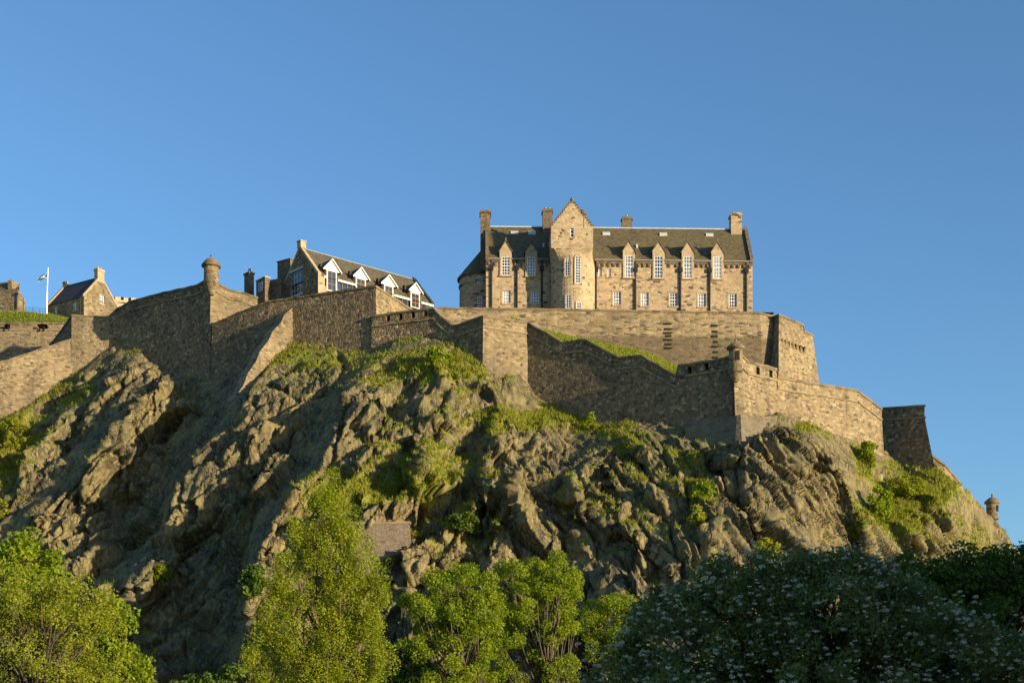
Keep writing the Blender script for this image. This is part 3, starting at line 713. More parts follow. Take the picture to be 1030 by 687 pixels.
# upper terrace wall under the great house
wu = Wall([(428, 309.5, 214, 370), (530, 311.3, 214.8, 375), (650, 313, 215.6, 400), (765, 315, 216.5, 420), (777, 318.6, 217.9, 420)], 0.06, 2.0, 4, seed=13)
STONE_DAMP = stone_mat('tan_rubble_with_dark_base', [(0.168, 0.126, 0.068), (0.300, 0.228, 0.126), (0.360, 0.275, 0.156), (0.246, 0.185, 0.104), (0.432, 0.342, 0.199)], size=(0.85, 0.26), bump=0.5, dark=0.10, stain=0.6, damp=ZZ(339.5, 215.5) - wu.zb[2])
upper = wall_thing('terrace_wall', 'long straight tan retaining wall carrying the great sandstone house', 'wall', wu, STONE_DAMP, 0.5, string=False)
for px0, ys in ((672, (326, 331.5, 335.5, 338.5, 342.5, 347, 351)), (720.5, (328, 334, 339, 344.5, 349.5, 355, 360.5))):
    mbs = MB()
    for k, y in enumerate(ys):
        u = wu.uof(px0); p, m, zt, zb = wu.at(u); u_ = Vector((-m.y, m.x, 0)).normalized()
        z = ZZ(y, p.y); hw = (0.8, 0.66, 0.8, 0.5, 0.8, 0.6, 0.7)[k]
        a = p + m * (0.06 * (zt - 0.5 - z) - 0.05)
        c4 = [a - u_ * hw, a + u_ * hw, a + u_ * hw + m * 0.075, a - u_ * hw + m * 0.075]
        mbs.hexa([Vector((q.x, q.y, z - 0.17)) for q in c4], [Vector((q.x, q.y, z + 0.17)) for q in c4])
    mbs.build('dark_slot_blocks', DARKHOLE, upper)  # blocks stand proud of the wall; the slots' darkness is their colour
wb = Wall([(776.5, 319.8, 218.6, 420), (783.5, 316.5, 216.6, 420), (808, 327, 221.8, 420), (808.6, 333.5, 221.9, 420), (818, 337.5, 224.1, 420), (811, 336, 230, 420)], 0.13, 1.6, 4, seed=14)
bast = wall_thing('corner_bastion', 'sunlit bastion at the right end of the terrace with a row of small brackets', 'wall', wb, STONE_WALL, 0.6, string=False)
for k in range(7):
    mbs = MB(); u = wb.uof(786 + k * 3.3); p, m, zt, zb = wb.at(u); m = Vector(m).normalized(); u_ = Vector((-m.y, m.x, 0)); z = ZZ(342.5 + k * 1.25, p.y)
    a = p + m * 0.13 * (zt - 0.6 - z)
    for q in range(3):
        c4 = [a - u_ * 0.16 - m * 0.3, a + u_ * 0.16 - m * 0.3, a + u_ * 0.16 + m * (0.55 - 0.16 * q), a - u_ * 0.16 + m * (0.55 - 0.16 * q)]
        mbs.hexa([Vector((t.x, t.y, z - 0.35 * (q + 1))) for t in c4], [Vector((t.x, t.y, z - 0.35 * q)) for t in c4])
    mbs.build('bracket', STONE_SOOT, bast)
# footing buttress below the corner turret, and the coursed patch left of it
wf = Wall([(690, 423, 177.6, 455), (741, 418, 173.4, 462), (745, 417, 173.2, 462), (782, 419, 176.6, 470), (787, 420, 179, 470)], 0.16, 2.5, 6, seed=15)
wall_thing('footing_wall', 'battered stone footing below the corner turret, half dark and half sunlit', 'wall', wf, stone_mat('smooth_grey_footing', [(0.13, 0.11, 0.075), (0.17, 0.14, 0.095), (0.2, 0.165, 0.11), (0.16, 0.13, 0.09)], size=(0.9, 0.26), bump=0.5, dark=0.05, stain=0.35), 0.3, string=False, cope=False)
q, qn = rock_at(382, 540)
Yp = q.y - 1.5
wp = Wall([(352, 526, Yp - 0.6, 556), (411, 525.3, Yp + 1.0, 566), (413, 526, Yp + 3.5, 566)], 0.08, 1.5, 2.5, seed=16, jit=0.02)
wall_thing('masonry_panel', 'brown block masonry patch built into the crag beside the tall yellow tree', 'wall', wp, BRICK_PATCH, 0.2, string=False)

# grass bank between the stepping rampart and the terrace wall; turf mound behind the far battery
mb = MB(); rows = []
back = {530: 334, 545: 335, 560: 337, 575: 341, 590: 344, 605: 346, 622: 350, 640: 353.5, 655: 358, 668: 365, 684: 375, 700: 381, 735: 385}
for px_, yb in back.items():
    u = w8.uof(px_); p, m, zt, zb = w8.at(u)
    f_ = p - m * 1.2; pts = []
    Yb = 215.6; pb = P(px_ + 0, yb, Yb)
    for t in (0, .15, .35, .6, .8, 1):
        z = lerp(zt - 0.9, pb.z, t) + 1.2 * math.sin(math.pi * t) * 0.5
        pts.append(Vector((lerp(f_.x, pb.x, t), lerp(f_.y, pb.y, t), z)))
    rows.append(pts)
mb.grid(rows); bank = mb.build('grass_bank', TURF, smooth=True); tag(bank, kind='structure')
mb = MB(); rows = []
for px_, ytop in ((-190, 318), (-120, 314), (-40, 315), (-10, 314), (10, 313.5), (30, 314), (50, 316.5), (66, 320.5), (75, 324)):
    a = P(px_, 325.8, 240.6); b2 = P(px_, ytop, 248)
    rows.append([a, a.lerp(b2, 0.5) + Vector((0, 0, 0.35)), b2, b2 + Vector((0, 14, 0.2))])
mb.grid(rows); md = mb.build('grass_mound', TURF, smooth=True); tag(md, kind='structure')
pts_, nn_ = [], []
for ob in (bank, md):
    me = ob.data
    for pl_ in me.polygons:
        vsx = [me.vertices[i].co for i in pl_.vertices]
        k = int(pl_.area * 6)
        for _ in range(min(k, 900)):
            a, b2 = random.random(), random.random()
            pts_.append(vsx[0].lerp(vsx[1], a).lerp(vsx[3].lerp(vsx[2], a), b2))
pp = np.array([tuple(x) for x in pts_])
gv, gf, gt = blades(pp, None, 0.32, 0.12, 3, 9)
gt = gt * 0.7
g2 = np_mesh('grass', gv, gf, GRASS_M, attrs={'tint': ('FACE', gt)}); tag(g2, kind='stuff')
g2['label'] = 'mown green grass on the banks between the walls'; g2['category'] = 'grass'
# courtyard levels behind the walls
mb = MB()
def court(x0, x1, y0, y1, z): mb.poly([(x0, y0, z), (x1, y0, z), (x1, y1, z), (x0, y1, z)])
court(-13, 40, 216.8, 262, ZZ(312.5, 216)); court(-48, -14, 216.5, 270, ZZ(312, 212)); court(-135, -49, 248.6, 300, ZZ(316, 249) - 1.6)
ct = mb.build('courtyard', PAVE); tag(ct, kind='structure')

# ------------------------------------------------------------------ sentry turrets
def turret(px, y_dome_top, y_dome_base, y_body_base, y_corb, half, Y, label, mat, window=None, spike=None):
    c = Vector((XX(px, Y), Y, 0)); r = half / F * Y
    zt, zd, zb, zc = (ZZ(v, Y) for v in (y_dome_top, y_dome_base, y_body_base, y_corb))
    root = empty('sentry_turret', (c.x, c.y, zb), label, 'turret', 'sentry turrets on the wall corners')
    mb = MB(); mb.lathe(c, [(0.0, zc - 0.02), (r * 0.35, zc), (r * 0.6, lerp(zc, zb, 0.35)), (r * 0.86, lerp(zc, zb, 0.7)), (r * 1.08, zb - 0.08), (r * 1.08, zb + 0.12), (r * 0.98, zb + 0.14), (r * 0.95, zd)], 28)
    mb.build('body', mat, root)
    mb = MB(); h = zt - zd
    mb.lathe(c, [(r * 0.9, zd - 0.28), (r * 1.26, zd - 0.1), (r * 1.3, zd + 0.12), (r * 1.12, zd + 0.2 * h + 0.1), (r * 0.9, zd + 0.55 * h), (r * 0.55, zd + 0.85 * h), (0.12, zt), (0, zt)], 28)
    mb.build('dome', STONE_COPE, root)
    mb = MB(); hs = spike or 0.55
    mb.lathe(c, [(0.16, zt - 0.05), (0.10, zt + 0.12), (0.2, zt + 0.28), (0.14, zt + 0.4), (0.04, zt + 0.45), (0.03, zt + hs), (0, zt + hs + 0.02)], 10)
    mb.build('finial', STONE_COPE, root)
    if window:
        for ang in window:
            d = Vector((math.sin(R(ang)), -math.cos(R(ang)), 0)); u_ = Vector((-d.y, d.x, 0))
            z0, z1 = lerp(zb, zd, 0.42), lerp(zb, zd, 0.82); mb = MB(); o = c + d * (r * 0.9)
            q = [o - u_ * 0.24, o + u_ * 0.24, o + u_ * 0.24 + d * 0.09, o - u_ * 0.24 + d * 0.09]
            mb.hexa([Vector((t.x, t.y, z0)) for t in q], [Vector((t.x, t.y, z1)) for t in q])
            mb.build('slit_window', DARKHOLE, root)
    return root
turret(212.5, 259.5, 268, 285, 297, 7.6, 213.2, 'round domed turret on the shaded bastion corner at the left', STONE_WALL)
turret(740, 344.5, 350.5, 374, 384, 7.2, 175.3, 'domed turret with a slit window on the dark rampart corner', STONE_WALL, (8,), 1.1)
turret(998, 500, 505.5, 522, 528, 6.0, 199, 'small lone turret low on the skyline at the far right', STONE_WALL, (40,))

# ------------------------------------------------------------------ the great sandstone house on the terrace
HY0 = 222.0
HA = (XX(488.9, HY0), HY0); HB = (XX(757, 223.3), 223.3)
H = Frame(HA, HB); HL = H.L
HD = 10.0                                                       # depth of the house
zbase = ZZ(314, 222); zeave = H.px(600, 261.2)[1]; zridge = ZZ(228.2, 227)
house = empty('sandstone_house', (HA[0] + 20, 225, zbase), 'long pink-tan sandstone house with gabled stair tower and stone dormers on the terrace', 'building')
def hpx(px, py, d=0.0): return H.px(px, py, d)
wrnd = random.Random(5)
def pane_mat(): return wrnd.choice((GLASS, GLASS, GLASS_PALE, GLASS_PALE, GLASS_BLIND_SKY))
def win_rect(pxc, y0, y1, w, d=0.0):
    u0, z1 = hpx(pxc - w / 2, y0, d); u1, z0 = hpx(pxc + w / 2, y1, d); return u0, u1, z0, z1
def sash(mbf, fr_, u0, u1, z0, z1, d, nu, nz, t=0.075, edge=0.10):
    """white glazing bars"""
    fr_.box(mbf, u0, u0 + edge, d, d + 0.06, z0, z1); fr_.box(mbf, u1 - edge, u1, d, d + 0.06, z0, z1)
    fr_.box(mbf, u0 + edge, u1 - edge, d, d + 0.06, z0, z0 + edge); fr_.box(mbf, u0 + edge, u1 - edge, d, d + 0.06, z1 - edge, z1)
    for k in range(1, nu):
        c_ = lerp(u0, u1, k / nu); fr_.box(mbf, c_ - t / 2, c_ + t / 2, d + 0.005, d + 0.05, z0 + edge, z1 - edge)
    for k in range(1, nz):
        c_ = lerp(z0, z1, k / nz); tk = t * (1.5 if nz % 2 == 0 and k == nz // 2 else 1)
        fr_.box(mbf, u0 + edge, u1 - edge, d + 0.01, d + 0.065, c_ - tk / 2, c_ + tk / 2)
lower = [(509.7, 292.4, 305, 7.8), (537.9, 292.9, 305.4, 7.8)] + [(x, y, y + 13.4, 7.8) for x, y in ((620.8, 293.6), (648.5, 294.4), (677.5, 294.6), (706.2, 295.2), (737.2, 295.6))]
small = [(603.7, 270.6, 278.4, 3.4), (612.9, 270.6, 278.6, 3.4)]
holes = [win_rect(*v) for v in (lambda L_: [(a, b, c, d) for a, b, c, d in L_])(lower + small)]
mb = MB()
H.panel(mb, 0, HL, zbase - 1.0, zeave, holes, 0.0, 0.32)
H.box(mb, 0.02, HL - 0.02, -HD, -0.55, zbase - 1.0, zeave - 0.05)
for u in (0, HL):
    mb.poly([H.at(u, 0, zbase - 1), H.at(u, -HD, zbase - 1), H.at(u, -HD, zeave), H.at(u, -HD / 2, zridge), H.at(u, 0, zeave)])
mb.build('wall', STONE_FINE, house)
for (a, b, c, d), spec in zip(holes, lower + small):
    mb = MB(); H.box(mb, a, b, -0.36, -0.26, c, d); wd = mb.build('window', pane_mat(), house)
    mb = MB(); big_ = spec[3] > 5; sash(mb, H, a, b, c, d, -0.25, 3 if big_ else 2, 4, 0.07); mb.build('frame', WHITE, wd)
    mb = MB(); H.box(mb, a - 0.2, b + 0.2, -0.1, 0.14, c - 0.22, c - 0.01)
    if big_:
        H.box(mb, a - 0.28, a - 0.005, -0.05, 0.035, c, d); H.box(mb, b + 0.005, b + 0.28, -0.05, 0.035, c, d); H.box(mb, a - 0.28, b + 0.28, -0.05, 0.04, d + 0.005, d + 0.32)
    mb.build('sill', STONE_LIGHT, wd)
# eaves course and its row of corbels
tw0, tw1 = hpx(553.5, 300)[0], hpx(598, 300)[0]
mb = MB()
DORM = [(508.7, 258.2, 276.8, 242.8), (534.4, 258.6, 277.4, 244.2), (632.6, 257, 279, 243), (662.4, 257.6, 279.6, 243.2), (691.7, 257.8, 280, 243.6), (721.5, 258.2, 280.4, 244)]
cuts = sorted([(hpx(v[0], 260)[0] - 0.98, hpx(v[0], 260)[0] + 0.98) for v in DORM] + [(tw0, tw1)])
edges = [-0.1] + [k for c_ in cuts for k in c_] + [HL + 0.15]
BAYS = list(zip(edges[::2], edges[1::2]))
for a, b in BAYS:
    mb = MB(); H.box(mb, a, b, -0.3, 0.28, zeave - 0.16, zeave + 0.0); mb.build('gutter', GUTTER, house)
for a, b in BAYS:
    mb = MB(); H.box(mb, max(a, 0) + 0.01, min(b, HL) - 0.01, -0.1, 0.13, zeave - 0.62, zeave - 0.165)
    nk = max(1, int((b - a - 0.3) / 0.78)); st_ = (b - a - 0.3) / nk
    for k in range(nk): H.box(mb, a + 0.15 + (k + 0.5) * st_ - 0.15, a + 0.15 + (k + 0.5) * st_ + 0.15, -0.1, 0.26, zeave - 1.12, zeave - 0.625)
    mb.build('corbel_course', STONE_SOOT, house)
# roof: two slopes of slate with a slight thickness, lead ridge, raised stone verges
mb = MB(); ov = 0.12; u0, u1 = 0.35, HL - 0.35
sl = (zridge - zeave) / (HD / 2)
NS = 26
def roofpt(u, t, lift=0.0):
    j = 0.03 * math.sin(u * 0.9) + 0.02 * math.sin(u * 2.3 + t * 5)
    return H.at(u, lerp(ov, -HD / 2, t), lerp(zeave - ov * sl + 0.12, zridge, t) + lift + j)
rows = [[roofpt(lerp(u0, u1, k / NS), t) for k in range(NS + 1)] for t in (0, .25, .5, .75, 1)]
rows.append([H.at(lerp(u0, u1, k / NS), -HD - ov, zeave - ov * sl + 0.1) for k in range(NS + 1)])
mb.grid(rows); roof = mb.build('roof', SLATE_MOSS, house)
mb = MB(); H.box(mb, u0, tw0 - 0.2, -HD / 2 - 0.16, -HD / 2 + 0.16, zridge - 0.08, zridge + 0.1); H.box(mb, tw1 + 0.2, u1 - 1.4, -HD / 2 - 0.16, -HD / 2 + 0.16, zridge - 0.08, zridge + 0.1)
mb.build('ridge', LEAD, roof)
def verge(u, w=0.5):
    mb = MB()
    for s_ in (0, 1):
        a = (H.at(u, 0.3, zeave - 0.3), H.at(u + w, 0.3, zeave - 0.3)); e = (H.at(u, -HD / 2, zridge - 0.1), H.at(u + w, -HD / 2, zridge - 0.1))
        if s_: a = (H.at(u, -HD - 0.2, zeave - 0.3), H.at(u + w, -HD - 0.2, zeave - 0.3))
        up = Vector((0, 0, 0.62)); mb.hexa([a[0], a[1], e[1], e[0]], [q + up for q in (a[0], a[1], e[1], e[0])])
    mb.build('verge', STONE_SOOT, roof)
verge(-0.08); verge(HL - 0.42)
def skylight(px, py):
    u, z = hpx(px, py, -HD / 2 + 0.8); mb = MB(); d = -HD / 2 + 0.95; zz = zridge - 0.95 * sl
    a = [H.at(u - 0.6, d + 0.25, zz - 0.25 * sl + 0.03), H.at(u + 0.6, d + 0.25, zz - 0.25 * sl + 0.03), H.at(u + 0.6, d, zz + 0.03), H.at(u - 0.6, d, zz + 0.03)]
    mb.hexa(a, [q + Vector((0, 0, 0.3)) for q in a]); mb.build('skylight', LEAD, roof)
for x_ in (517.5, 535, 609.8, 667, 713.5): skylight(x_, 232)
for x_, y_ in ((546.5, 251), (640.5, 241)):
    u, z = hpx(x_, y_, -2.0); mb = MB(); H.box(mb, u - 0.15, u + 0.15, -2.1, -1.6, zeave + 2.0 * sl - 0.3, zeave + 2.0 * sl + 0.35); mb.build('roof_vent', LEAD, roof)
# dormers
def dormer(pxc, wy0, wy1, ypeak):
    c, _ = hpx(pxc, 260); u0_, u1_, z0_, z1_ = win_rect(pxc, wy0, wy1, 8.0, 0.16)
    _, zp = hpx(pxc, ypeak, 0.16); hw = (u1_ - u0_) / 2 + 0.32; _, zsh = hpx(pxc, ypeak + 10.2, 0.16)
    mb = MB(); H.panel(mb, c - hw, c + hw, z0_ - 0.02, zsh, [(u0_, u1_, z0_, z1_)], 0.17, 0.15)
    mb.poly([H.at(c - hw - 0.1, 0.175, zsh), H.at(c + hw + 0.1, 0.175, zsh), H.at(c, 0.175, zp)])
    for s_ in (-1, 1):
        a = c + s_ * hw
        mb.poly([H.at(a, 0.17, z0_ - 0.02), H.at(a, -0.1, z0_ - 0.02), H.at(a, -0.1, zsh), H.at(a, 0.17, zsh)])
        mb.poly([H.at(a, -0.1, zeave - 0.2), H.at(a, -2.6, zsh - 0.05), H.at(a, -0.1, zsh - 0.05)])
    dm = mb.build('dormer', STONE_LIGHT, house)
    mb = MB()
    for s_ in (-1, 1):
        a = c + s_ * (hw + 0.16); zr = zsh - 0.16
        q = [H.at(a, 0.3, zr), H.at(c, 0.3, zp), H.at(c, -(zp - zeave) / sl - 0.2, zp), H.at(a, -(zr - zeave) / sl - 0.2, zr)]
        mb.hexa(q, [p + Vector((0, 0, 0.17)) for p in q])
    H.box(mb, c - 0.12, c + 0.12, 0.08, 0.32, zp + 0.1, zp + 0.5)
    mb.build('dormer_roof', STONE_SOOT, dm)
    mb = MB(); H.box(mb, u0_, u1_, 0.02, 0.05, z0_, z1_, 0); n0 = len(mb.f); sash(mb, H, u0_, u1_, z0_, z1_, 0.055, 3, 6, 0.07, 0.09)
    for k in range(n0, len(mb.m)): mb.m[k] = 1
    mb.build('dormer_window', [pane_mat(), WHITE], dm)
    mb = MB(); H.box(mb, c - hw - 0.05, c + hw + 0.05, 0.0, 0.3, z0_ - 0.24, z0_ - 0.025); mb.build('dormer_sill', STONE_LIGHT, dm)
for v in DORM: dormer(*v)
# rain pipes with hoppers
for x_ in (494.4, 520.0, 545.0, 599.6, 639.2, 684.4, 713.8, 750.6):
    u, _ = hpx(x_, 290); mb = MB(); mb.tube([H.at(u, 0.2, zbase), H.at(u, 0.2, zeave - 1.3), H.at(u, 0.22, zeave - 0.3)], 0.13, 8)
    H.box(mb, u - 0.3, u + 0.3, 0.02, 0.44, zeave - 1.9, zeave - 1.25); mb.build('drain_pipe', IRON, house)
# chimneys
def chimney(fr_, u0, u1, d0, d1, z0, z1, parent, mat=STONE_SOOT, pots=2, cap=0.14):
    mb = MB(); fr_.box(mb, u0, u1, d0, d1, z0, z1 - 0.45); fr_.box(mb, u0 - cap, u1 + cap, d0 - cap, d1 + cap, z1 - 0.45, z1 - 0.2); fr_.box(mb, u0 - cap * 0.4, u1 + cap * 0.4, d0 - cap * 0.4, d1 + cap * 0.4, z1 - 0.2, z1)
    ch = mb.build('chimney', mat, parent)
    for k in range(pots):
        c = fr_.at(lerp(u0, u1, (k + 0.7) / (pots + 0.4)), (d0 + d1) / 2, 0); mb = MB()
        mb.lathe(c, [(0.0, z1 - 0.02), (0.17, z1 - 0.02), (0.14, z1 + 0.35), (0.18, z1 + 0.42), (0.0, z1 + 0.44)], 10); mb.build('chimney_pot', POT, ch)
    return ch
uu = lambda px, d: H.px(px, 230, d)[0]
chimney(H, uu(483.3, -4), uu(493.2, -4), -6.0, -4.0, zeave - 0.5, ZZ(211.5, 226), house)
chimney(H, uu(546, -3.6), uu(555.6, -3.6), -5.2, -3.6, zeave - 1, ZZ(209.3, 225.6), house, STONE_SOOT)
chimney(H, uu(625.8, -5), uu(635.8, -5), -6.0, -5.0, zridge - 1.5, ZZ(216.4, 227), house, STONE_SOOT, 1)
chimney(H, uu(735.4, -4.2), uu(746.2, -4.2), -6.0, -4.2, zeave + 1.0, ZZ(213, 227), house, STONE_FINE)
# stair tower: round below, square gabled cap-house above
TR = (tw1 - tw0) / 2; tc = (tw0 + tw1) / 2; TDc = 0.9
tcen = H.at(tc, TDc, 0); ztop = ZZ(253.5, 219.8)
tower_mb = MB()
d1 = TDc + TR * 0.985 + 0.06; d0 = -5.5; zsq = ZZ(255, 220.3)
zgb = H.px(560, 229.5, d1)[1]; zgp = H.px(575, 205, d1)[1]
g0_, g1_ = H.px(554.3, 240, d1)[0], H.px(596.6, 240, d1)[0]; gc = (g0_ + g1_) / 2
wt = H.px(573.6, 227.6, d1)[0], H.px(577, 227.6, d1)[0], H.px(575, 238.2, d1)[1], H.px(575, 227.6, d1)[1]
H.panel(tower_mb, g0_, g1_, zsq, zgb, [(wt[0], wt[1], wt[2], min(wt[3], zgb - 0.01))], d1, 0.3)
tower_mb.lathe(tcen, [(TR * 0.985, zbase - 1), (TR * 0.985, zsq - 2.2)], 48)
rows_ = []
for t in (0, .25, .5, .75, 1):
    row = []
    for k in range(33):
        a = math.pi * k / 32; cu, cd = -math.cos(a), math.sin(a); w_ = (g1_ - g0_) / 2
        q_ = 1 / max(abs(cu) / w_, cd / (d1 - TDc)); e_ = t ** 1.6
        row.append(H.at(lerp(tc + cu * TR * 0.985, gc + cu * q_, e_), TDc + lerp(cd * TR * 0.985, cd * q_, e_), zsq - 2.2 + 2.2 * t))
    rows_.append(row)
tower_mb.grid(rows_)
for s_ in (g0_, g1_): tower_mb.poly([H.at(s_, d1, zsq), H.at(s_, d0, zsq), H.at(s_, d0, zgb), H.at(s_, d1, zgb)])
nst = 10; prof = []
for k in range(nst):
    ua = lerp(g0_, gc - 0.25, k / nst); ub = lerp(g0_, gc - 0.25, (k + 1) / nst); z_ = lerp(zgb, zgp, (k + 1) / nst); zp_ = lerp(zgb, zgp, k / nst)
    prof.append((ua, ub, z_))
for (ua, ub, z_) in prof:                                       # crow steps either side
    for a, b in ((ua, ub), (2 * gc - ub, 2 * gc - ua)): H.box(tower_mb, a, b, d1 - 0.55, d1, zgb, z_)
H.box(tower_mb, gc - 0.25, gc + 0.25, d1 - 0.55, d1, zgb, zgp + 0.15)
tower = tower_mb.build('stair_tower', STONE_TOWER, house)
mb = MB()
for (ua, ub, z_) in prof:
    for a, b in ((ua, ub), (2 * gc - ub, 2 * gc - ua)): H.box(mb, a - 0.06, b + 0.06, d1 - 0.6, d1 + 0.08, z_ + 0.004, z_ + 0.26)
H.box(mb, gc - 0.31, gc + 0.31, d1 - 0.6, d1 + 0.08, zgp + 0.1, zgp + 0.3)
mb.build('crow_steps', STONE_SOOT, tower)
mb = MB(); q = H.at(gc, d1 - 0.28, 0); zt_ = zgp + 0.15
mb.lathe(q, [(0.22, zt_), (0.16, zt_ + 0.3), (0.3, zt_ + 0.45), (0.3, zt_ + 0.6), (0.14, zt_ + 0.75), (0.12, zt_ + 0.95), (0, zt_ + 1.02)], 12); mb.build('finial', STONE_SOOT, tower)
mb = MB()
mb.poly([H.at(g0_ + 0.1, d1 - 0.5, zgb - 0.05), H.at(gc, d1 - 0.5, zgp - 0.3), H.at(gc, d0, zgp - 0.3), H.at(g0_ + 0.1, d0, zgb - 0.05)]); mb.poly([H.at(g1_ - 0.1, d1 - 0.5, zgb - 0.05), H.at(gc, d1 - 0.5, zgp - 0.3), H.at(gc, d0, zgp - 0.3), H.at(g1_ - 0.1, d0, zgb - 0.05)])
mb.build('tower_roof', SLATE_MOSS, tower)
u_p = H.px(586.6, 215, d1)[0]; mb = MB(); q = H.at(u_p, d1 - 0.4, 0); zp0 = H.px(586, 221, d1)[1]; zp1 = H.px(586, 210.3, d1)[1]
mb.lathe(q, [(0.42, zp0 - 1.2), (0.42, lerp(zp0, zp1, 0.5)), (0.58, lerp(zp0, zp1, 0.55)), (0.58, lerp(zp0, zp1, 0.8)), (0.3, zp1 - 0.1), (0, zp1)], 10); mb.build('pinnacle', STONE_SOOT, tower)
mb = MB(); H.box(mb, wt[0], wt[1], d1 - 0.3, d1 - 0.2, wt[2], wt[3]); n0 = len(mb.f); sash(mb, H, wt[0], wt[1], wt[2], wt[3], d1 - 0.195, 1, 3, 0.07, 0.07)
for k in range(n0, len(mb.m)): mb.m[k] = 1
mb.build('tower_window', [GLASS, WHITE], tower)
def round_window(pxc, y0, y1, w, arch):
    """a narrow window on the round stair: stone surround, glass and bars on the curve"""
    k = (pxc - CX) / F
    A_ = (k * k + 1); B_ = -2 * (k * tcen.x + tcen.y); C_ = tcen.x ** 2 + tcen.y ** 2 - (TR * 0.985) ** 2
    Y_ = (-B_ - math.sqrt(B_ * B_ - 4 * A_ * C_)) / (2 * A_); p = Vector((k * Y_, Y_, 0)); n_ = (p - Vector((tcen.x, tcen.y, 0))).normalized()
    u_ = Vector((-n_.y, n_.x, 0)); hw = w / F * Y_ / 2; z1, z0 = ZZ(y0, Y_), ZZ(y1, Y_)
    f2 = Frame(p - u_ * 5, p + u_ * 5); c = 5.0
    mb = MB(); f2.box(mb, c - hw - 0.2, c + hw + 0.2, -0.3, 0.06, z0 - 0.25, z0 - 0.005)
    for s_ in (-1, 1): f2.box(mb, c + s_ * hw, c + s_ * (hw + 0.17), -0.3, 0.09, z0, z1 - (hw if arch else 0))
    if arch:
        pts = [(c + math.cos(t) * hw, z1 - hw + math.sin(t) * hw) for t in np.linspace(0, math.pi, 9)]; po = [(c + math.cos(t) * (hw + 0.17), z1 - hw + math.sin(t) * (hw + 0.17)) for t in np.linspace(0, math.pi, 9)]
        for i in range(8):
            q = [pts[i], po[i], po[i + 1], pts[i + 1]]; mb.hexa([f2.at(a, -0.3, b) for a, b in q], [f2.at(a, 0.09, b) for a, b in q])
    else: f2.box(mb, c - hw - 0.17, c + hw + 0.17, -0.3, 0.09, z1 + 0.004, z1 + 0.2)
    wd = mb.build('tower_window_surround', STONE_LIGHT, tower)
    mb = MB(); zz1 = z1 - (hw * 0.25 if arch else 0)
    f2.box(mb, c - hw, c + hw, -0.2, 0.012, z0, zz1); n0 = len(mb.f); sash(mb, f2, c - hw, c + hw, z0, zz1, 0.014, 2, max(2, round((z1 - z0) / 0.42)), 0.06, 0.07)
    for kk in range(n0, len(mb.m)): mb.m[kk] = 1
    mb.build('tower_window', [GLASS, WHITE], tower)
round_window(570.9, 257.2, 277.6, 5.4, True); round_window(581.3, 257.2, 284.8, 5.4, True)
round_window(571.9, 297, 310, 5.4, False); round_window(582.3, 304.4, 313, 5.0, False)
# round corner wing behind the left gable
wc = Vector((XX(483.6, 230.8), 230.8, 0)); wr_ = 22.0 / F * 230.8
zw = ZZ(277, 228.5); mb = MB()
mb.lathe(wc, [(wr_ * 0.985, zbase - 2), (wr_ * 0.97, zw - 1.4), (wr_ * 1.02, zw - 1.35), (wr_ * 1.02, zw - 1.1), (wr_ * 0.98, zw - 1.05), (wr_ * 0.98, zw)], 40)
wing = mb.build('corner_wing', STONE_FINE, house)
mb = MB(); mb.lathe(wc, [(wr_ * 1.08, zw - 0.15), (wr_ * 1.08, zw + 0.05), (0.0, ZZ(252, 230.8))], 40); mb.build('wing_roof', SLATE_MOSS, wing)
for y0, y1 in ((278, 287), (299.5, 311)):
    a = -math.atan2(wc.x - XX(482.5, 227.4), 1); d = (Vector((XX(482.6, 227.2), 227.2, 0)) - wc).normalized(); u_ = Vector((-d.y, d.x, 0)); p = wc + d * wr_ * 0.95
    f2 = Frame(p - u_ * 5, p + u_ * 5); mb = MB(); z1, z0 = ZZ(y0, p.y), ZZ(y1, p.y)
    f2.box(mb, 4.72, 5.28, 0, 0.14, z0, z1); n0 = len(mb.f); sash(mb, f2, 4.65, 5.35, z0, z1, 0.145, 2, 4, 0.06, 0.09)
    for kk in range(n0, len(mb.m)): mb.m[kk] = 1
    mb.build('wing_window', [GLASS, WHITE], wing)

def gable_face(mb, fr_, w, zb, ze, zr, win, depth):
    """a gable wall whose window rises past the eaves"""
    a, b, c, d = win; fr_.panel(mb, 0, w, zb, ze, [(a, b, c, ze)], 0.0, depth); ul = (d - ze) / (zr - ze) * w / 2
    mb.poly([fr_.at(0, 0, ze), fr_.at(a, 0, ze), fr_.at(a, 0, d), fr_.at(ul, 0, d)]); mb.poly([fr_.at(b, 0, ze), fr_.at(w, 0, ze), fr_.at(w - ul, 0, d), fr_.at(b, 0, d)])
    mb.poly([fr_.at(ul, 0, d), fr_.at(w - ul, 0, d), fr_.at(w / 2, 0, zr)])
    for u_ in (a, b): mb.poly([fr_.at(u_, 0, ze), fr_.at(u_, -depth, ze), fr_.at(u_, -depth, d), fr_.at(u_, 0, d)])
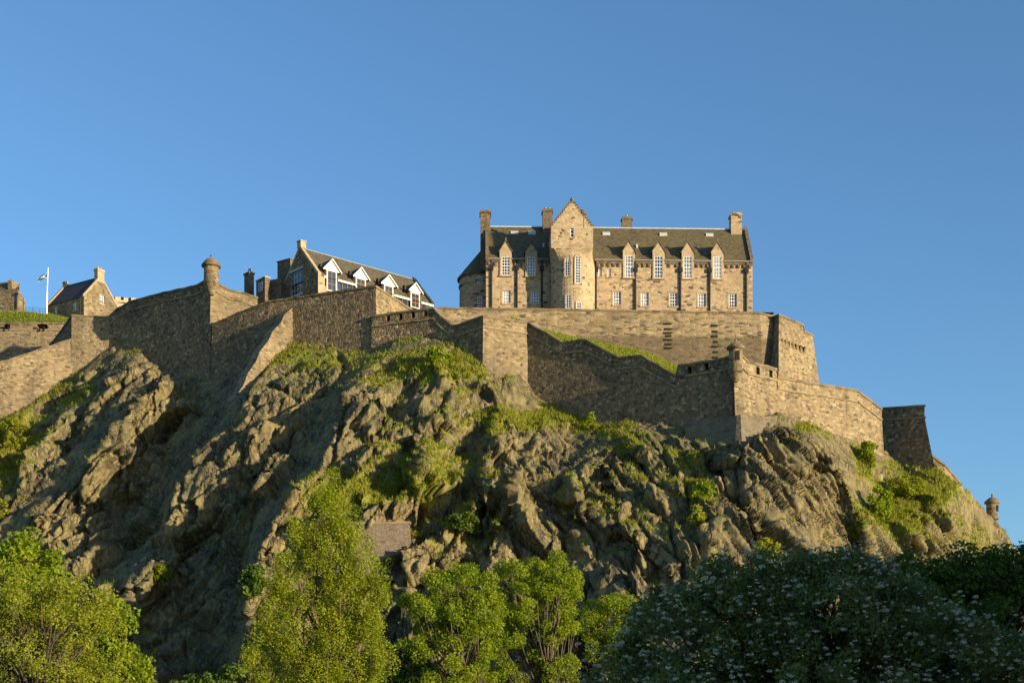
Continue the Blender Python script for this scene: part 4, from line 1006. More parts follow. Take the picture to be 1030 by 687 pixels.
# ------------------------------------------------------------------ the hall with white dormers
GA = Vector((XX(319.8, 212), 212, 0)); gd = Vector((16.3, 14.5, 0)).normalized()
D = Frame(GA, GA + gd * 24); DL = D.px(435.4, 300)[0]
DWD = 9.8
zb2 = ZZ(312, 212); ze2 = ZZ(275.5, 212); zr2 = ZZ(249.8, 215.7)
hall = empty('dormered_hall', (GA.x, GA.y, zb2), 'slate roofed hall with four white gabled dormers and one dark stone gable', 'building')
Gf = Frame(GA - D.n * DWD, GA)                                   # the gable wall facing left
gw = (Gf.px(292.2, 285)[0], Gf.px(304.4, 285)[0], Gf.px(298, 297)[1], Gf.px(298, 272.5)[1])
mb = MB(); gable_face(mb, Gf, DWD, zb2 - 1, ze2, zr2, gw, 0.35)
D.box(mb, 0.6, DL, -DWD, -0.5, zb2 - 1, ze2 - 0.3)
mb.poly([D.at(DL, 0, zb2), D.at(DL, -DWD, zb2), D.at(DL, -DWD, ze2), D.at(DL, -DWD / 2, zr2), D.at(DL, 0, ze2)])
mb.build('wall', STONE_ROUGH_SHADE, hall)
mb = MB(); D.panel(mb, 0.0, DL, zb2 - 1, ze2 - 1.55, [], 0.0); D.box(mb, 0.0, 1.2, -0.5, 0.05, zb2 - 1, ze2 + 0.05); D.box(mb, DL - 0.6, DL, -0.5, 0.05, zb2 - 1, ze2)
mb.build('front_wall', STONE_LIGHT, hall)
mb = MB(); D.box(mb, 1.2, DL - 0.6, -0.45, -0.25, ze2 - 1.55, ze2 - 0.35); ribbon = mb.build('ribbon_window', GLASS, hall)
u = 1.6
while u < DL - 0.8:
    mb = MB(); D.box(mb, u, u + 0.09, -0.24, -0.14, ze2 - 1.55, ze2 - 0.35); mb.build('mullion', WOODT, ribbon); u += 0.95
HD4 = ((333.3, 261.6, 270.2, 325, 342.5, 330.2, 338.6, 272, 293), (362.8, 270, 277.6, 355, 371, 359.2, 367.5, 279.8, 297), (391, 277.7, 284.8, 383, 399, 387.5, 395, 287, 304), (418, 285.5, 291.8, 411, 424.5, 415, 422.6, 294.7, 310))
fe = [1.0]
for v in HD4: fe += [D.px(v[5], v[7], 0.1)[0] - 0.2, D.px(v[6], v[7], 0.1)[0] + 0.2]
fe += [DL]
for a, b in zip(fe[::2], fe[1::2]): mb = MB(); D.box(mb, a, b, -0.3, 0.2, ze2 - 0.36, ze2 - 0.06); mb.build('fascia', CREAM, hall)
sl2 = (zr2 - ze2) / (DWD / 2); mb = MB()
rows = [[D.at(lerp(0.45, DL - 0.2, k / 16), d, ze2 + (-d if d > -DWD / 2 else (d + DWD)) * sl2 + 0.06) for k in range(17)] for d in (0.22, -1.5, -3.2, -DWD / 2, -DWD - 0.2)]
mb.grid(rows); hroof = mb.build('roof', SLATE_GREY, hall)
mb = MB(); D.box(mb, 0.5, DL - 0.2, -DWD / 2 - 0.14, -DWD / 2 + 0.14, zr2 + 0.0, zr2 + 0.12); mb.build('ridge', GUTTER, hroof)
for uv_, mt in ((-0.05, STONE_LIGHT), (DL - 0.35, SLATE_DARK)):
    mb = MB()
    for d_ in (0.12, -DWD - 0.12):
        a = [D.at(uv_, d_, ze2 - 0.25), D.at(uv_ + 0.55, d_, ze2 - 0.25), D.at(uv_ + 0.55, -DWD / 2, zr2 - 0.05), D.at(uv_, -DWD / 2, zr2 - 0.05)]
        mb.hexa(a, [q + Vector((0, 0, 0.5)) for q in a])
    mb.build('verge', mt, hroof)
mb = MB(); D.box(mb, -0.15, 0.8, -DWD / 2 - 0.5, -DWD / 2 + 0.5, zr2, zr2 + 0.95); D.box(mb, -0.22, 0.87, -DWD / 2 - 0.57, -DWD / 2 + 0.57, zr2 + 0.955, zr2 + 1.12); mb.build('apex_stone', STONE_LIGHT, hall)
mb = MB(); Gf.box(mb, gw[0], gw[1], -0.34, -0.27, gw[2], gw[3]); wd = mb.build('gable_window', GLASS, hall)
mb = MB(); sash(mb, Gf, gw[0], gw[1], gw[2], gw[3], -0.26, 4, 4, 0.09, 0.12); mb.build('frame', LEAD, wd)
mb = MB(); Gf.box(mb, gw[0] - 0.15, gw[1] + 0.15, -0.2, 0.22, gw[2] - 0.35, gw[2] - 0.01); mb.build('sill', LEAD, wd)
mb = MB(); Gf.box(mb, gw[0] - 0.1, gw[1] + 0.1, -0.1, 0.06, gw[3] + 0.01, gw[3] + 0.3); mb.build('lintel', LEAD, wd)
for pxc, ypk, ybase, x0, x1, wx0, wx1, wy0, wy1 in HD4:
    a, _ = D.px(x0, ypk, 0.1); e, _ = D.px(x1, ypk, 0.1); c = (a + e) / 2; _, zp = D.px(pxc, ypk, 0.1); _, zs = D.px(x0, ybase, 0.1)
    hw = (e - a) / 2; _, zw0 = D.px(pxc, wy1, 0.1); wu0, _ = D.px(wx0, wy0, 0.1); wu1, _ = D.px(wx1, wy0, 0.1); wh = (wu1 - wu0) / 2; zw1 = D.px(wx0, wy0, 0.1)[1]
    iw = wh + 0.16; mb = MB()
    zw1 = min(zw1, zs + 0.2); hh_ = max(zw1 + 0.1, zs + 0.01); gx_ = hw * (zp - hh_) / (zp - zs)
    iw = min(iw, gx_ - 0.05); dk_ = -(zs - ze2) / sl2 - 0.2
    D.panel(mb, c - iw, c + iw, zw0, hh_, [(c - wh, c + wh, zw0 + 0.1, zw1)], 0.1, 0.25)
    mb.poly([D.at(c - hw, 0.105, zs - 0.02), D.at(c - iw, 0.105, zs - 0.02), D.at(c - iw, 0.105, hh_), D.at(c + iw, 0.105, hh_), D.at(c + iw, 0.105, zs - 0.02), D.at(c + hw, 0.105, zs - 0.02), D.at(c, 0.105, zp)])
    for s_ in (-1, 1):
        o_ = c + s_ * iw; mb.poly([D.at(o_, 0.1, zw0), D.at(o_, -0.02, zw0), D.at(o_, -0.02, ze2), D.at(o_, dk_, zs), D.at(o_, 0.1, zs)])
    dm = mb.build('dormer', CREAM, hall)
    mb = MB()
    for s_ in (-1, 1):
        q = [D.at(c + s_ * (hw + 0.1), 0.3, zs - 0.12), D.at(c, 0.3, zp + 0.05), D.at(c, -(zp - ze2) / sl2 - 0.1, zp + 0.05), D.at(c + s_ * (hw + 0.1), -(zs - ze2) / sl2 - 0.3, zs - 0.12)]
        mb.hexa(q, [p + Vector((0, 0, 0.14)) for p in q], 0)
        f_ = [D.at(c + s_ * (hw + 0.1), 0.303, zs - 0.2), D.at(c, 0.303, zp - 0.03), D.at(c, 0.303, zp + 0.2), D.at(c + s_ * (hw + 0.1), 0.303, zs + 0.03)]
        mb.hexa(f_, [p + D.n * 0.06 for p in f_], 1)
    mb.build('dormer_roof', [SLATE_GREY, CREAM], dm)
    mb = MB(); D.box(mb, c - wh, c + wh, 0.01, 0.035, zw0 + 0.1, zw1, 0); n0 = len(mb.f); sash(mb, D, c - wh, c + wh, zw0 + 0.1, zw1, 0.04, 2, 3, 0.11, 0.1)
    for kk in range(n0, len(mb.m)): mb.m[kk] = 1
    mb.build('dormer_window', [GLASS, WOODT], dm)
    mb = MB(); D.box(mb, c - iw - 0.55, c - iw - 0.2, -1.3, -0.75, zs + 0.2, zs + 1.0); mb.build('roof_vent', IRON, hroof)

# small buildings between the turret and the hall
bl = empty('stone_stack_block', (XX(284.5, 217), 217, zb2), 'dark square stone stack against the left gable of the dormered hall', 'building')
B1 = Frame((XX(279, 223.5), 223.5), (XX(292, 222), 222)); mb = MB(); B1.box(mb, 0, B1.L, -3, 0, zb2 - 2, ZZ(262.6, 222.8)); B1.box(mb, -0.1, B1.L + 0.1, -3.1, 0.1, ZZ(262.6, 222.8) + 0.004, ZZ(261.6, 222.8)); mb.build('wall', STONE_SOOT, bl)
B2 = Frame((XX(269.8, 219), 219), (XX(282.5, 218), 218)); mb = MB(); B2.box(mb, 0, B2.L, -2.5, 0, zb2 - 2, ZZ(281, 218.5)); mb.build('lean_to', STONE_SOOT, bl)
hut = empty('stair_head_hut', (XX(262, 218), 218, zb2), 'little dark stone hut with one pale window and a sloping roof left of the hall', 'hut')
B3 = Frame((XX(257.6, 219), 219), (XX(266.5, 217.2), 217.2)); mb = MB()
z0 = zb2 - 2; za, zc_ = ZZ(283.3, 219), ZZ(278.6, 217.2)
mb.hexa([B3.at(0, 0, z0), B3.at(B3.L, 0, z0), B3.at(B3.L, -0.9, z0), B3.at(0, -0.9, z0)], [B3.at(0, 0, za), B3.at(B3.L, 0, zc_), B3.at(B3.L, -0.9, zc_), B3.at(0, -0.9, za)]); mb.build('wall', STONE_SOOT, hut)
mb = MB(); mb.hexa([B3.at(-0.1, 0.1, za), B3.at(B3.L + 0.1, 0.1, zc_), B3.at(B3.L + 0.1, -1.0, zc_), B3.at(-0.1, -1.0, za)], [B3.at(-0.1, 0.1, za + 0.12), B3.at(B3.L + 0.1, 0.1, zc_ + 0.12), B3.at(B3.L + 0.1, -1.0, zc_ + 0.12), B3.at(-0.1, -1.0, za + 0.12)]); mb.build('roof', LEAD, hut)
a, _ = B3.px(260.6, 285); e, _ = B3.px(264.6, 285); mb = MB(); B3.box(mb, a, e, -0.05, 0.04, ZZ(293, 218), ZZ(284.2, 218)); wd = mb.build('window', GLASS, hut)
mb = MB(); sash(mb, B3, a, e, ZZ(293, 218), ZZ(284.2, 218), 0.045, 2, 3, 0.05, 0.06); mb.build('frame', WHITE, wd)
lone = empty('chimney_stack', (XX(249.4, 222), 222, ZZ(300, 222)), 'lone square chimney stack with a clay pot behind the sunlit bastion return', 'chimney')
B4 = Frame((XX(245.6, 222), 222), (XX(250.6, 221), 221)); zt4 = ZZ(276, 221.5); mb = MB(); B4.box(mb, 0, B4.L, -0.9, 0, ZZ(305, 222), zt4); B4.box(mb, -0.12, B4.L + 0.12, -1.02, 0.12, zt4 + 0.003, zt4 + 0.22); B4.box(mb, 0.1, B4.L - 0.1, -0.8, -0.1, zt4 + 0.225, zt4 + 0.38); mb.build('shaft', STONE_SOOT, lone)
mb = MB(); q = B4.at(B4.L * 0.6, -0.45, 0); mb.lathe(q, [(0, zt4 + 0.36), (0.24, zt4 + 0.36), (0.19, zt4 + 0.85), (0.24, zt4 + 0.9), (0, zt4 + 0.92)], 10); mb.build('chimney_pot', POT, lone)

# ------------------------------------------------------------------ far left: gabled house, flagstaff, ruin, railing, guns
KA = Vector((XX(84.4, 250), 250, 0)); kd = Vector((0.54, 0.84, 0)).normalized()
K = Frame(KA, KA + kd * 7.6); KW = 7.6; ku = Vector((-0.84, 0.54, 0))
KS = Frame(KA + ku * 9.6, KA)                                   # eaves side, facing left
KLn = 9.6; zb3 = ZZ(320, 250); ze3 = ZZ(297.5, 250); zr3 = ZZ(278.6, 253.2)
kh = empty('gabled_house', (KA.x, KA.y, zb3), 'small stone house with a dark slate roof and sunlit chimney gable beside the flagpole', 'building')
mb = MB(); wA, wz1 = K.px(99.8, 296); wB, _ = K.px(104.6, 296); wz0 = K.px(102, 305.5)[1]
gable_face(mb, K, KW, zb3 - 1, ze3, zr3, (wA, wB, wz0, wz1), 0.25)
sw = [(KS.px(a, 300)[0], KS.px(b, 300)[0], KS.px((a + b) / 2, y1)[1], KS.px((a + b) / 2, y0)[1]) for a, b, y0, y1 in ((54.8, 58, 308.5, 317.5), (73.4, 77.4, 303.3, 312.5))]
KS.panel(mb, 0, KLn, zb3 - 1, ze3, sw, 0, 0.25)
KS.box(mb, 0.05, KLn - 0.4, -KW + 0.05, -0.3, zb3 - 1, ze3 - 0.1)
mb.poly([KS.at(0, 0, zb3), KS.at(0, -KW, zb3), KS.at(0, -KW, ze3), KS.at(0, -KW / 2, zr3), KS.at(0, 0, ze3)])
mb.build('wall', STONE_WALL, kh)
for fr_, (a, e, c, d) in [(K, (wA, wB, wz0, wz1))] + [(KS, v) for v in sw]:
    mb = MB(); fr_.box(mb, a, e, -0.26, -0.2, c, d); wd = mb.build('window', GLASS, kh)
    mb = MB(); sash(mb, fr_, a, e, c, d, -0.19, 2, 4, 0.09, 0.12); mb.build('frame', WHITE, wd)
    mb = MB(); fr_.box(mb, a - 0.15, e + 0.15, -0.1, 0.12, c - 0.2, c - 0.01); mb.build('sill', STONE_LIGHT, wd)
sl3 = (zr3 - ze3) / (KW / 2); mb = MB()
mb.grid([[KS.at(u, d, ze3 + (-d if d > -KW / 2 else d + KW) * sl3 + 0.08) for u in (0.3, 3, 6, KLn - 0.3)] for d in (0.2, -KW / 4, -KW / 2, -KW - 0.2)]); kr = mb.build('roof', SLATE_DARK, kh)
for u, mt in ((-0.05, STONE_LIGHT), (KLn - 0.4, STONE_LIGHT)):
    mb = MB()
    for d_ in (0.15, -KW - 0.15):
        q = [KS.at(u, d_, ze3 - 0.2), KS.at(u + 0.45, d_, ze3 - 0.2), KS.at(u + 0.45, -KW / 2, zr3 - 0.05), KS.at(u, -KW / 2, zr3 - 0.05)]; mb.hexa(q, [p + Vector((0, 0, 0.42)) for p in q])
    mb.build('verge', mt, kr)
chimney(K, KW / 2 - 0.75, KW / 2 + 0.75, -0.85, 0.05, zr3 - 1.0, ZZ(270.8, 253.2), kh, STONE_LIGHT, 2, 0.1)
chimney(KS, -0.05, 0.6, -KW / 2 - 0.4, -KW / 2 + 0.4, zr3 - 0.3, zr3 + 0.75, kh, STONE_LIGHT, 0, 0.06)
mb = MB(); u, _ = KS.px(81.5, 305); mb.tube([KS.at(u, 0.12, zb3), KS.at(u, 0.12, ze3)], 0.1, 6); mb.build('drain_pipe', IRON, kh)
# flagstaff
fY = 251.0; fp = empty('flagpole', (XX(46.9, fY), fY, ZZ(318, fY)), 'white flagpole with a blue and white saltire flag beside the small gabled house', 'flagpole')
mb = MB(); b_ = P(46.9, 318, fY); mb.tube([b_, P(47.3, 294, fY)], [0.17, 0.15], 10); mb.tube([P(47.3, 294, fY), P(48.4, 270.3, fY)], [0.11, 0.07], 10); mb.lathe(P(48.4, 270, fY), [(0, ZZ(270.3, fY)), (0.13, ZZ(270, fY)), (0.13, ZZ(269.5, fY)), (0, ZZ(269.2, fY))], 8)
mb.build('pole', WHITE, fp, True)
mb = MB(); n = 24
def flag_pt(s_, t_):
    """s from the staff to the fly, t from top to bottom; the cloth droops to the left in a slack breeze"""
    a = P(47.9, 274.0, fY); x = a.x - 1.75 * s_ + 0.05 * t_; z = a.z - 1.0 * s_ - 0.2 * s_ * s_ - (0.98 - 0.42 * s_) * t_; y = a.y + 0.22 * math.sin(s_ * 8 + t_ * 1.5) * s_ - 0.25 * s_
    return Vector((x, y, z))
for i in range(n):
    for j in range(n):
        s_, t_ = (i + 0.5) / n, (j + 0.5) / n; m_ = 1 if min(abs(s_ - t_), abs(s_ + t_ - 1)) < 0.06 else 0
        mb.poly([flag_pt(i / n, j / n), flag_pt((i + 1) / n, j / n), flag_pt((i + 1) / n, (j + 1) / n), flag_pt(i / n, (j + 1) / n)], m_)
mb.build('flag', [FLAGBLUE, FLAGWHITE], fp)
# roofed stone block at the left edge
RB = Frame((XX(-14, 254), 254), (XX(17.6, 252), 252)); ru = empty('stone_store', (XX(5, 253), 253, ZZ(318, 253)), 'squat tan stone building on the grass mound at the far left edge', 'building')
mb = MB(); zt5 = ZZ(292.3, 253); z0 = ZZ(319, 253); fl, fr2, br2, bl2 = RB.at(0, 0, 0), RB.at(RB.L, 0, 0), Vector((XX(25.2, 255.5), 255.5, 0)), RB.at(0, -3.6, 0)
mb.hexa([Vector((p.x, p.y, z0)) for p in (fl, fr2, br2, bl2)], [Vector((p.x, p.y, z_)) for p, z_ in ((fl, zt5), (fr2, zt5), (br2, ZZ(301.3, 255.5)), (bl2, zt5 + 0.05))])
mb.build('wall', STONE_WALL, ru)
mb = MB(); u0, u1 = RB.px(-14, 288, -1.5)[0], RB.px(8.5, 288, -1.5)[0]; mb.hexa([RB.at(u0, -0.7, zt5), RB.at(u1, -0.7, zt5), RB.at(u1, -3.8, zt5), RB.at(u0, -3.8, zt5)], [RB.at(u0, -2.0, ZZ(283.7, 255)), RB.at(u1, -2.0, ZZ(283.7, 255)), RB.at(u1, -2.6, ZZ(283.7, 255)), RB.at(u0, -2.6, ZZ(283.7, 255))]); mb.build('roof', SLATE_MOSS, ru)
a = RB.px(8.2, 288, -1.0)[0]; e = RB.px(12.2, 288, -1.0)[0]; mb = MB(); RB.box(mb, a, e, -3.2, -0.9, zt5 - 0.1, ZZ(283.4, 254.5)); mb.build('gable_end', STONE_WALL, ru)
mb = MB(); u, _ = RB.px(17.2, 300); mb.tube([RB.at(u, 0.1, z0), RB.at(u, 0.1, ZZ(299, 253))], 0.09, 6); RB.box(mb, u - 0.25, u + 0.25, 0.0, 0.25, ZZ(298.9, 253), ZZ(296.8, 253)); mb.build('drain_pipe', IRON, ru)
# railing on the mound, far crenelated wall, guns
rl = empty('iron_railing', P(35, 316, 252), 'thin iron railing on the skyline between the stone store and the flagpole', 'railing')
mb = MB(); pr_ = [P(25.6, 315.2, 253.5), P(33, 314.6, 252.5), P(40, 315.5, 251.8), P(46, 316.5, 251.2)]
for k, p in enumerate(pr_): mb.tube([p - Vector((0, 0, 0.4)), p + Vector((0, 0, 0.95))], 0.045, 5)
mb.build('posts', IRON, rl)
mb = MB()
for h in (0.5, 0.93): mb.tube([p + Vector((0, 0, h)) for p in pr_], 0.03, 5)
mb.build('rails', IRON, rl)
wc_ = Wall([(116, 298.5, 258, 320), (137, 300, 262, 320)], 0.0, 1.2, 2, seed=20)
cw = wall_thing('battlement_wall', 'short sunlit crenelated wall just right of the small gabled house', 'wall', wc_, STONE_LIGHT, 0.9, [(wc_.uof(a), wc_.uof(b), 0, 0.55) for a, b in ((121.5, 124.5), (129, 132))], cope=False)
def cannon(px):
    c = P(px, 328.2, 238.6); root = empty('cannon', c - Vector((0, 0, 0.7)), 'black cannon in the gun opening nearest the ' + ('left edge of the battery wall' if px < 20 else 'flagpole'), 'cannon', 'cannons in the battery wall')
    mb = MB(); d = Vector((0.35, -1, 0.05)).normalized(); b0 = c - d * 1.0
    mb.tube([b0 - d * 0.25, b0 - d * 0.1, b0, b0 + d * 0.7, b0 + d * 1.5, b0 + d * 1.62, b0 + d * 1.72], [0.03, 0.1, 0.25, 0.22, 0.17, 0.22, 0.2], 12); mb.build('barrel', IRON, root, True)
    mb = MB(); u_ = Vector((-d.y, d.x, 0)).normalized()
    for s_ in (-1, 1):
        o = b0 + u_ * 0.32 * s_; q = [o - d * 0.5 - u_ * 0.06, o + d * 0.8 - u_ * 0.06, o + d * 0.8 + u_ * 0.06, o - d * 0.5 + u_ * 0.06]
        mb.hexa([Vector((p.x, p.y, c.z - 0.7)) for p in q], [Vector((p.x, p.y, c.z + 0.05)) for p in q])
    mb.build('carriage', IRON, root)
cannon(6.8); cannon(42.5)

# ------------------------------------------------------------------ trees and shrubs
def leaf_cloud(centers, radii, per, size, seed, zsq=0.8, up=0.25, elong=1.5):
    """leaves round many twig ends: each a small folded four-sided blade turned its own way"""
    g = np.random.default_rng(seed); n = len(centers)
    cnt = np.maximum(3, (per * (radii / radii.mean()) ** 2).astype(int))
    c = np.repeat(centers, cnt, 0); r = np.repeat(radii, cnt); m = len(c)
    d = g.normal(0, 1, (m, 3)); d /= np.linalg.norm(d, axis=1, keepdims=True)
    p = c + d * (r * g.uniform(0.25, 1.0, m) ** 0.6)[:, None] * (1, 1, zsq)
    nrm_ = d * 0.6 + g.normal(0, 0.75, (m, 3)) + (0, 0, up); nrm_ /= np.linalg.norm(nrm_, axis=1, keepdims=True)
    t = np.cross(nrm_, g.normal(0, 1, (m, 3))); t /= np.linalg.norm(t, axis=1, keepdims=True); b_ = np.cross(nrm_, t)
    s = size * g.uniform(0.6, 1.4, m)[:, None]
    v = np.stack([p - t * s * 0.5 * elong, p + b_ * s * 0.42, p + t * s * 0.5 * elong, p - b_ * s * 0.42], 1).reshape(-1, 3)
    f = np.arange(len(v)).reshape(-1, 4)
    clump = np.repeat(g.uniform(0, 1, n), cnt)
    tint = np.clip(0.5 * clump + 0.5 * g.uniform(0, 1, m) + g.normal(0, 0.06, m), 0, 1)
    return v, f, tint
def lobes_fill(lobes, Y, n, seed, shell=0.6, flat=0.9):
    """twig ends through lobes given as (px, py, rx, ry): nearer the outside than the middle"""
    g = np.random.default_rng(seed); a = np.array([l[2] * l[3] for l in lobes], float); k = g.choice(len(lobes), n, p=a / a.sum())
    out = np.empty((n, 3))
    for i, j in enumerate(k):
        px_, py_, rx_, ry_ = lobes[j]; d = g.normal(0, 1, 3); d /= np.linalg.norm(d); rr = g.uniform(shell ** 3, 1) ** (1 / 3)
        c = P(px_, py_, Y); q = rx_ / F * Y; z = ry_ / F * Y
        out[i] = (c.x + d[0] * rr * q, c.y + d[1] * rr * q * flat, c.z + d[2] * rr * z)
    return out
def tree(name, label, cat, px, Y, lobes, n, per, size, mat, seed, cr=0.8, z0=0.0, lean=0.0, trunk_r=0.25, trunk_top=None, limb_p=0.5, up=0.25, group=None, zsq=0.8, elong=1.5, shell=0.6, forks=1, extra=None):
    g = np.random.default_rng(seed + 1); rnd = random.Random(seed)
    base = Vector((XX(px, Y), Y, z0)); root = empty(name, base, label, cat, group)
    C = lobes_fill(lobes, Y, n, seed, shell); C[:, 2] = np.maximum(C[:, 2], z0 + 0.4)
    zt = C[:, 2].max(); top_ = trunk_top if trunk_top else lerp(z0, zt, 0.85)
    mb = MB(); stems = []
    cx_, cy_ = C[:, 0].mean(), C[:, 1].mean()
    for s_ in range(forks):
        ph = rnd.uniform(0, 6); pts = []; ex = (s_ - (forks - 1) / 2) * (C[:, 0].std() * 0.9)
        for i in range(9):
            t = i / 8; w = 0.03 * (top_ - z0)
            pts.append(Vector((lerp(base.x, cx_ + ex, t ** 1.3) + math.sin(t * 5 + ph) * w, lerp(base.y, cy_, t) + math.cos(t * 4 + ph) * w, lerp(z0 - 0.3, top_, t))))
        mb.tube(pts, [lerp(trunk_r, trunk_r * 0.15, (i / 8) ** 0.8) * (1.35 if i == 0 else 1) for i in range(9)], 8); stems.append(pts)
    for c in C:
        if rnd.random() > limb_p: continue
        c = Vector(c); st = min(stems, key=lambda q: min((p.xy - c.xy).length for p in q))
        i = max(1, min(7, int((c.z - z0) / max(0.1, top_ - z0) * 8 * rnd.uniform(0.45, 0.75)))); a = st[i]
        mid = a.lerp(c, 0.5) + Vector((rnd.uniform(-.1, .1), rnd.uniform(-.1, .1), -0.06)) * (c - a).length
        r_ = min(trunk_r * 0.45, 0.02 * (c - a).length + 0.015 * trunk_r / 0.2)
        mb.tube([a, a.lerp(mid, 0.55) , mid, mid.lerp(c, 0.6), c], [r_, r_ * 0.8, r_ * 0.6, r_ * 0.38, r_ * 0.15], 5)
    mb.build('trunk', BARK, root, True)
    rad = cr * g.uniform(0.6, 1.35, len(C))
    v, f, t = leaf_cloud(C, rad, per, size, seed, zsq, up, elong)
    np_mesh('crown', v, f, mat, root, {'tint': ('FACE', t)}, off=tuple(base))
    return root, C
G_T = 'trees below the crag'
tree('tree', 'yellow-green spring tree with dark bare limbs in the lower left corner', 'tree', 34, 80, [(40, 640, 70, 66), (15, 600, 45, 40), (75, 628, 48, 50), (95, 665, 42, 40), (-15, 650, 50, 70), (30, 700, 100, 60)],
     340, 105, 0.105, LEAF_YELLOW, 21, 0.62, trunk_r=0.2, limb_p=0.45, group=G_T, shell=0.35)
tree('tree', 'rounded brighter green tree peeping up behind the yellow-green tree at the left', 'tree', 30, 100, [(28, 562, 30, 22), (48, 578, 22, 22), (8, 580, 30, 26), (30, 600, 40, 30)], 130, 85, 0.22, LEAF_GREEN, 22, 0.75, trunk_r=0.22, group=G_T, shell=0.4)
tree('tree', 'small bright green leafy tree right of the yellow-green tree', 'tree', 118, 84, [(118, 620, 15, 20), (108, 660, 28, 26), (128, 685, 26, 26), (100, 700, 30, 30)], 130, 70, 0.17, LEAF_GREEN, 23, 0.6, trunk_r=0.14, group=G_T, shell=0.4)
tree('tall_tree', 'tall narrow golden-green tree standing against the middle of the crag', 'tree', 322, 116,
     [(336, 494, 10, 18), (322, 518, 16, 24), (350, 524, 15, 24), (302, 546, 15, 24), (334, 550, 20, 30), (362, 562, 16, 30), (288, 582, 17, 28), (318, 590, 20, 34), (346, 598, 22, 36), (374, 606, 17, 34), (272, 626, 17, 30), (300, 636, 22, 36), (334, 646, 24, 40), (366, 650, 20, 38), (258, 668, 14, 28), (282, 682, 22, 30), (318, 694, 30, 34), (356, 696, 30, 34), (385, 672, 12, 26)],
     600, 140, 0.115, LEAF_POPLAR, 24, 0.62, trunk_r=0.3, limb_p=0.16, zsq=1.5, group=G_T, shell=0.5, up=0.35)
tree('tree', 'open bright green tree with pale limbs right of the tall narrow tree', 'tree', 478, 130, [(450, 588, 30, 16), (470, 580, 26, 18), (425, 608, 22, 18), (445, 620, 34, 20), (485, 610, 24, 26), (440, 648, 34, 18), (480, 650, 22, 26), (460, 680, 40, 22)],
     200, 190, 0.15, LEAF_GREEN, 25, 0.8, trunk_r=0.2, trunk_top=19, limb_p=0.4, group=G_T, shell=0.3, forks=2)
tree('tree', 'rounded fresh green tree in the middle with a leaning dark trunk', 'tree', 558, 140, [(525, 578, 30, 18), (550, 575, 28, 18), (565, 595, 22, 24), (530, 605, 34, 22), (505, 625, 24, 26), (555, 630, 26, 22), (525, 650, 34, 22), (500, 685, 28, 18), (560, 672, 20, 18)],
     240, 200, 0.15, LEAF_GREEN, 26, 0.8, trunk_r=0.24, trunk_top=21, limb_p=0.35, group=G_T, shell=0.3, forks=2)
tree('tree', 'sunlit green tree top just left of the dark blossoming hawthorn', 'tree', 612, 150, [(610, 610, 24, 14), (630, 618, 18, 16), (598, 630, 20, 20), (620, 650, 30, 24)], 120, 170, 0.15, LEAF_GREEN, 27, 0.8, trunk_r=0.18, group=G_T, shell=0.4)
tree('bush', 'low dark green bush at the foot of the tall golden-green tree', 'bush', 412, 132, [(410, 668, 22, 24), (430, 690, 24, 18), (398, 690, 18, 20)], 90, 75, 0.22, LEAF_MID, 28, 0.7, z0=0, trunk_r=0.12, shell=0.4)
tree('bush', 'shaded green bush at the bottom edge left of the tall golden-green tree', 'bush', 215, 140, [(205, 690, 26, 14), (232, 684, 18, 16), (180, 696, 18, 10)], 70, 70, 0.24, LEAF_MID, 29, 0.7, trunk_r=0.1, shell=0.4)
# the hawthorn in the shade of the added unseen trees, full of white flower heads
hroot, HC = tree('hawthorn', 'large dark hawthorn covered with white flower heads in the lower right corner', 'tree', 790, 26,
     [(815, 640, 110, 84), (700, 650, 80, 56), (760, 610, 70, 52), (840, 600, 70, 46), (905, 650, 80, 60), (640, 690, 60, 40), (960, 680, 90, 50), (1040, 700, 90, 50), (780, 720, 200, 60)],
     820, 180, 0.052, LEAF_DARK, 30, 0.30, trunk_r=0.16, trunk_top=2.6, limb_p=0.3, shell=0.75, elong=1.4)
HL_ = [(815, 640, 110, 84), (700, 650, 80, 56), (760, 610, 70, 52), (840, 600, 70, 46), (905, 650, 80, 60), (640, 690, 60, 40), (960, 680, 90, 50), (1040, 700, 90, 50), (780, 720, 200, 60)]
g = np.random.default_rng(77); Q = lobes_fill(HL_, 26, 7000, 79, 0.985)
for px_, py_, rx_, ry_ in HL_:                                   # keep the flower heads that sit on the outside of the bush
    c = P(px_, py_, 26); q_ = rx_ / F * 26; z_ = ry_ / F * 26
    Q = Q[((Q[:, 0] - c.x) / q_) ** 2 + ((Q[:, 1] - c.y) / (q_ * 0.9)) ** 2 + ((Q[:, 2] - c.z) / z_) ** 2 > 0.90]
Q = Q[Q[:, 1] < 26.4]; Q = Q[vnoise(Q * 1.6, 5) + 0.5 * vnoise(Q * 4.1, 6) > -0.22][:1500]
d = g.normal(0, 0.3, Q.shape) + (0, -0.25, 0.12)
v, f, t = leaf_cloud(Q + d * 0.5, 0.042 * g.uniform(0.45, 1.5, len(Q)), 20, 0.026, 78, 0.5, 0.8, 1.0)
bo = np_mesh('blossom', v, f, BLOSSOM, hroot, {'tint': ('FACE', t)}, off=tuple(hroot.location)); bo['kind'] = 'stuff'
tree('tree', 'dark leafy tree behind the hawthorn at the right edge', 'tree', 960, 42, [(985, 585, 48, 32), (930, 590, 44, 26), (900, 600, 30, 22), (1030, 590, 50, 40), (960, 640, 80, 50)], 330, 140, 0.085, LEAF_MID, 31, 0.42, trunk_r=0.2, shell=0.5)
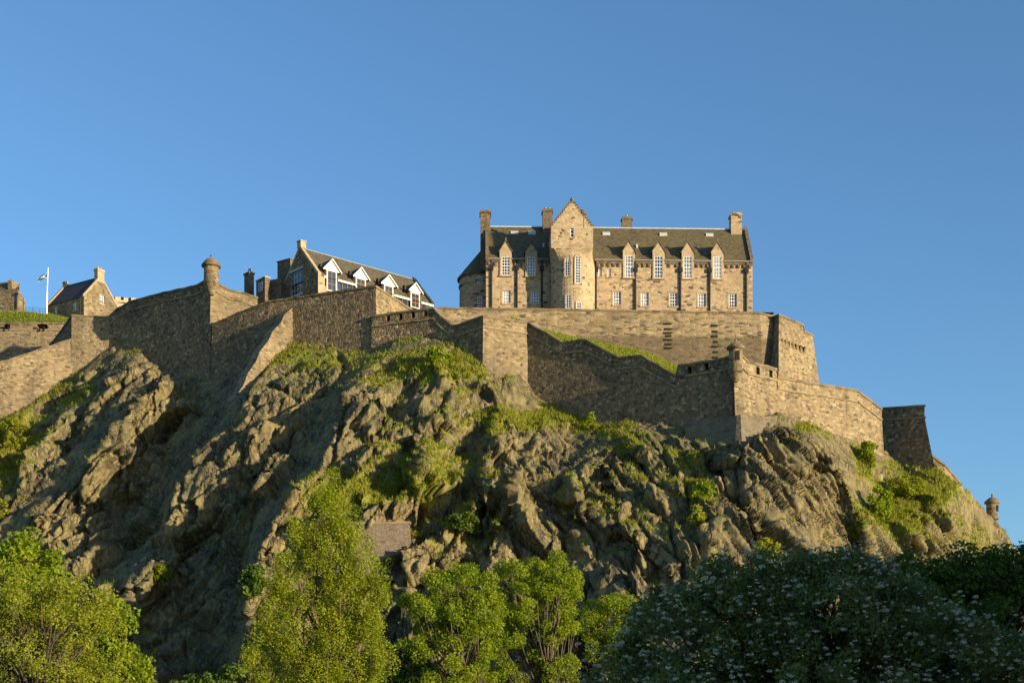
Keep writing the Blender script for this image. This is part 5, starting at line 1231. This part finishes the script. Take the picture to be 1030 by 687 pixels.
# trees added out of view to the right, to cast shade on the hawthorn
for k, (x, y, h, s_) in enumerate(((15, 9.5, 12, 5.0), (23, 15, 12.5, 5.4), (30, 22.5, 13, 5.4), (38, 30, 14, 6), (25, 2, 11, 4.5))):
    Y = y; lob = [(CX + x / Y * F, HY - (h * 0.62 - CAMZ) / Y * F, s_ / Y * F, h * 0.40 / Y * F)]
    tree('unseen_shade_tree', ('added out-of-view shade tree nearest the camera at the right', 'second added out-of-view tree shading the hawthorn', 'third added out-of-view shade tree in the row', 'tallest added out-of-view shade tree, far end of the row', 'added out-of-view shade tree set back behind the row')[k], 'tree', lob[0][0], Y, lob, 420, 60, 0.42, LEAF_MID, 40 + k, 1.0, trunk_r=0.25, limb_p=0.15, group='added out-of-view trees shading the hawthorn', shell=0.3)
# shrubs rooted on the crag
def shrub(px, py, rx, ry, n, per, size, mat, seed, label, name='shrub'):
    q, nn = rock_at(px, py + ry * 0.8); Y = q.y - 0.8
    return tree(name, label, 'shrub', px, Y, [(px, py, rx, ry)], n, per, size, mat, seed, 0.55, z0=ZZ(py + ry, Y) - 0.3, trunk_r=0.08, limb_p=0.6, shell=0.3)
shrub(770, 553, 13, 10, 40, 60, 0.26, LEAF_YELLOW, 51, 'bright yellow-green shrub at the foot of the right-hand cliff')
shrub(709, 497, 11, 10, 22, 50, 0.24, LEAF_GREEN, 52, 'little fern-like sapling growing from the cliff face right of centre')
shrub(702, 520, 7, 10, 12, 45, 0.24, LEAF_YELLOW, 53, 'thin yellowish plant hanging below the cliff sapling')
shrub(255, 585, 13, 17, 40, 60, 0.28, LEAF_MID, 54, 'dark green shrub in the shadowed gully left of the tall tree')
shrub(160, 577, 10, 8, 22, 55, 0.26, LEAF_GREEN, 55, 'small green shrub among shadowed rocks at the lower left')
shrub(12, 440, 16, 18, 40, 60, 0.26, LEAF_YELLOW, 56, 'yellow-green bush on the rock under the far left rampart')
shrub(0, 512, 8, 10, 16, 50, 0.26, LEAF_YELLOW, 57, 'small yellow bush cut by the left edge of the picture')
shrub(595, 425, 4, 9, 12, 40, 0.2, LEAF_GREEN, 58, 'thin green sapling against the great dark rampart')
shrub(884, 512, 12, 24, 60, 60, 0.24, LEAF_GREEN, 59, 'green ivy-like shrub in the gully below the end bastion')
shrub(912, 492, 20, 14, 50, 60, 0.24, LEAF_YELLOW, 60, 'spreading light green shrub right below the end bastion')
shrub(872, 458, 8, 16, 30, 55, 0.24, LEAF_GREEN, 61, 'bright green climbing shrub beside the smooth rock under the golden wall')
shrub(465, 525, 16, 8, 40, 55, 0.24, LEAF_MID, 62, 'dark green low shrub right of the brown masonry patch')
shrub(440, 358, 14, 8, 30, 55, 0.24, LEAF_GREEN, 63, 'leafy green shrub at the foot of the wall with four openings')
shrub(398, 568, 14, 7, 26, 50, 0.2, LEAF_MID, 64, 'green weeds hanging along the lower edge of the brown masonry patch')
shrub(415, 540, 6, 10, 16, 45, 0.2, LEAF_YELLOW, 65, 'thin yellow-green shrub beside the right edge of the brown masonry patch')
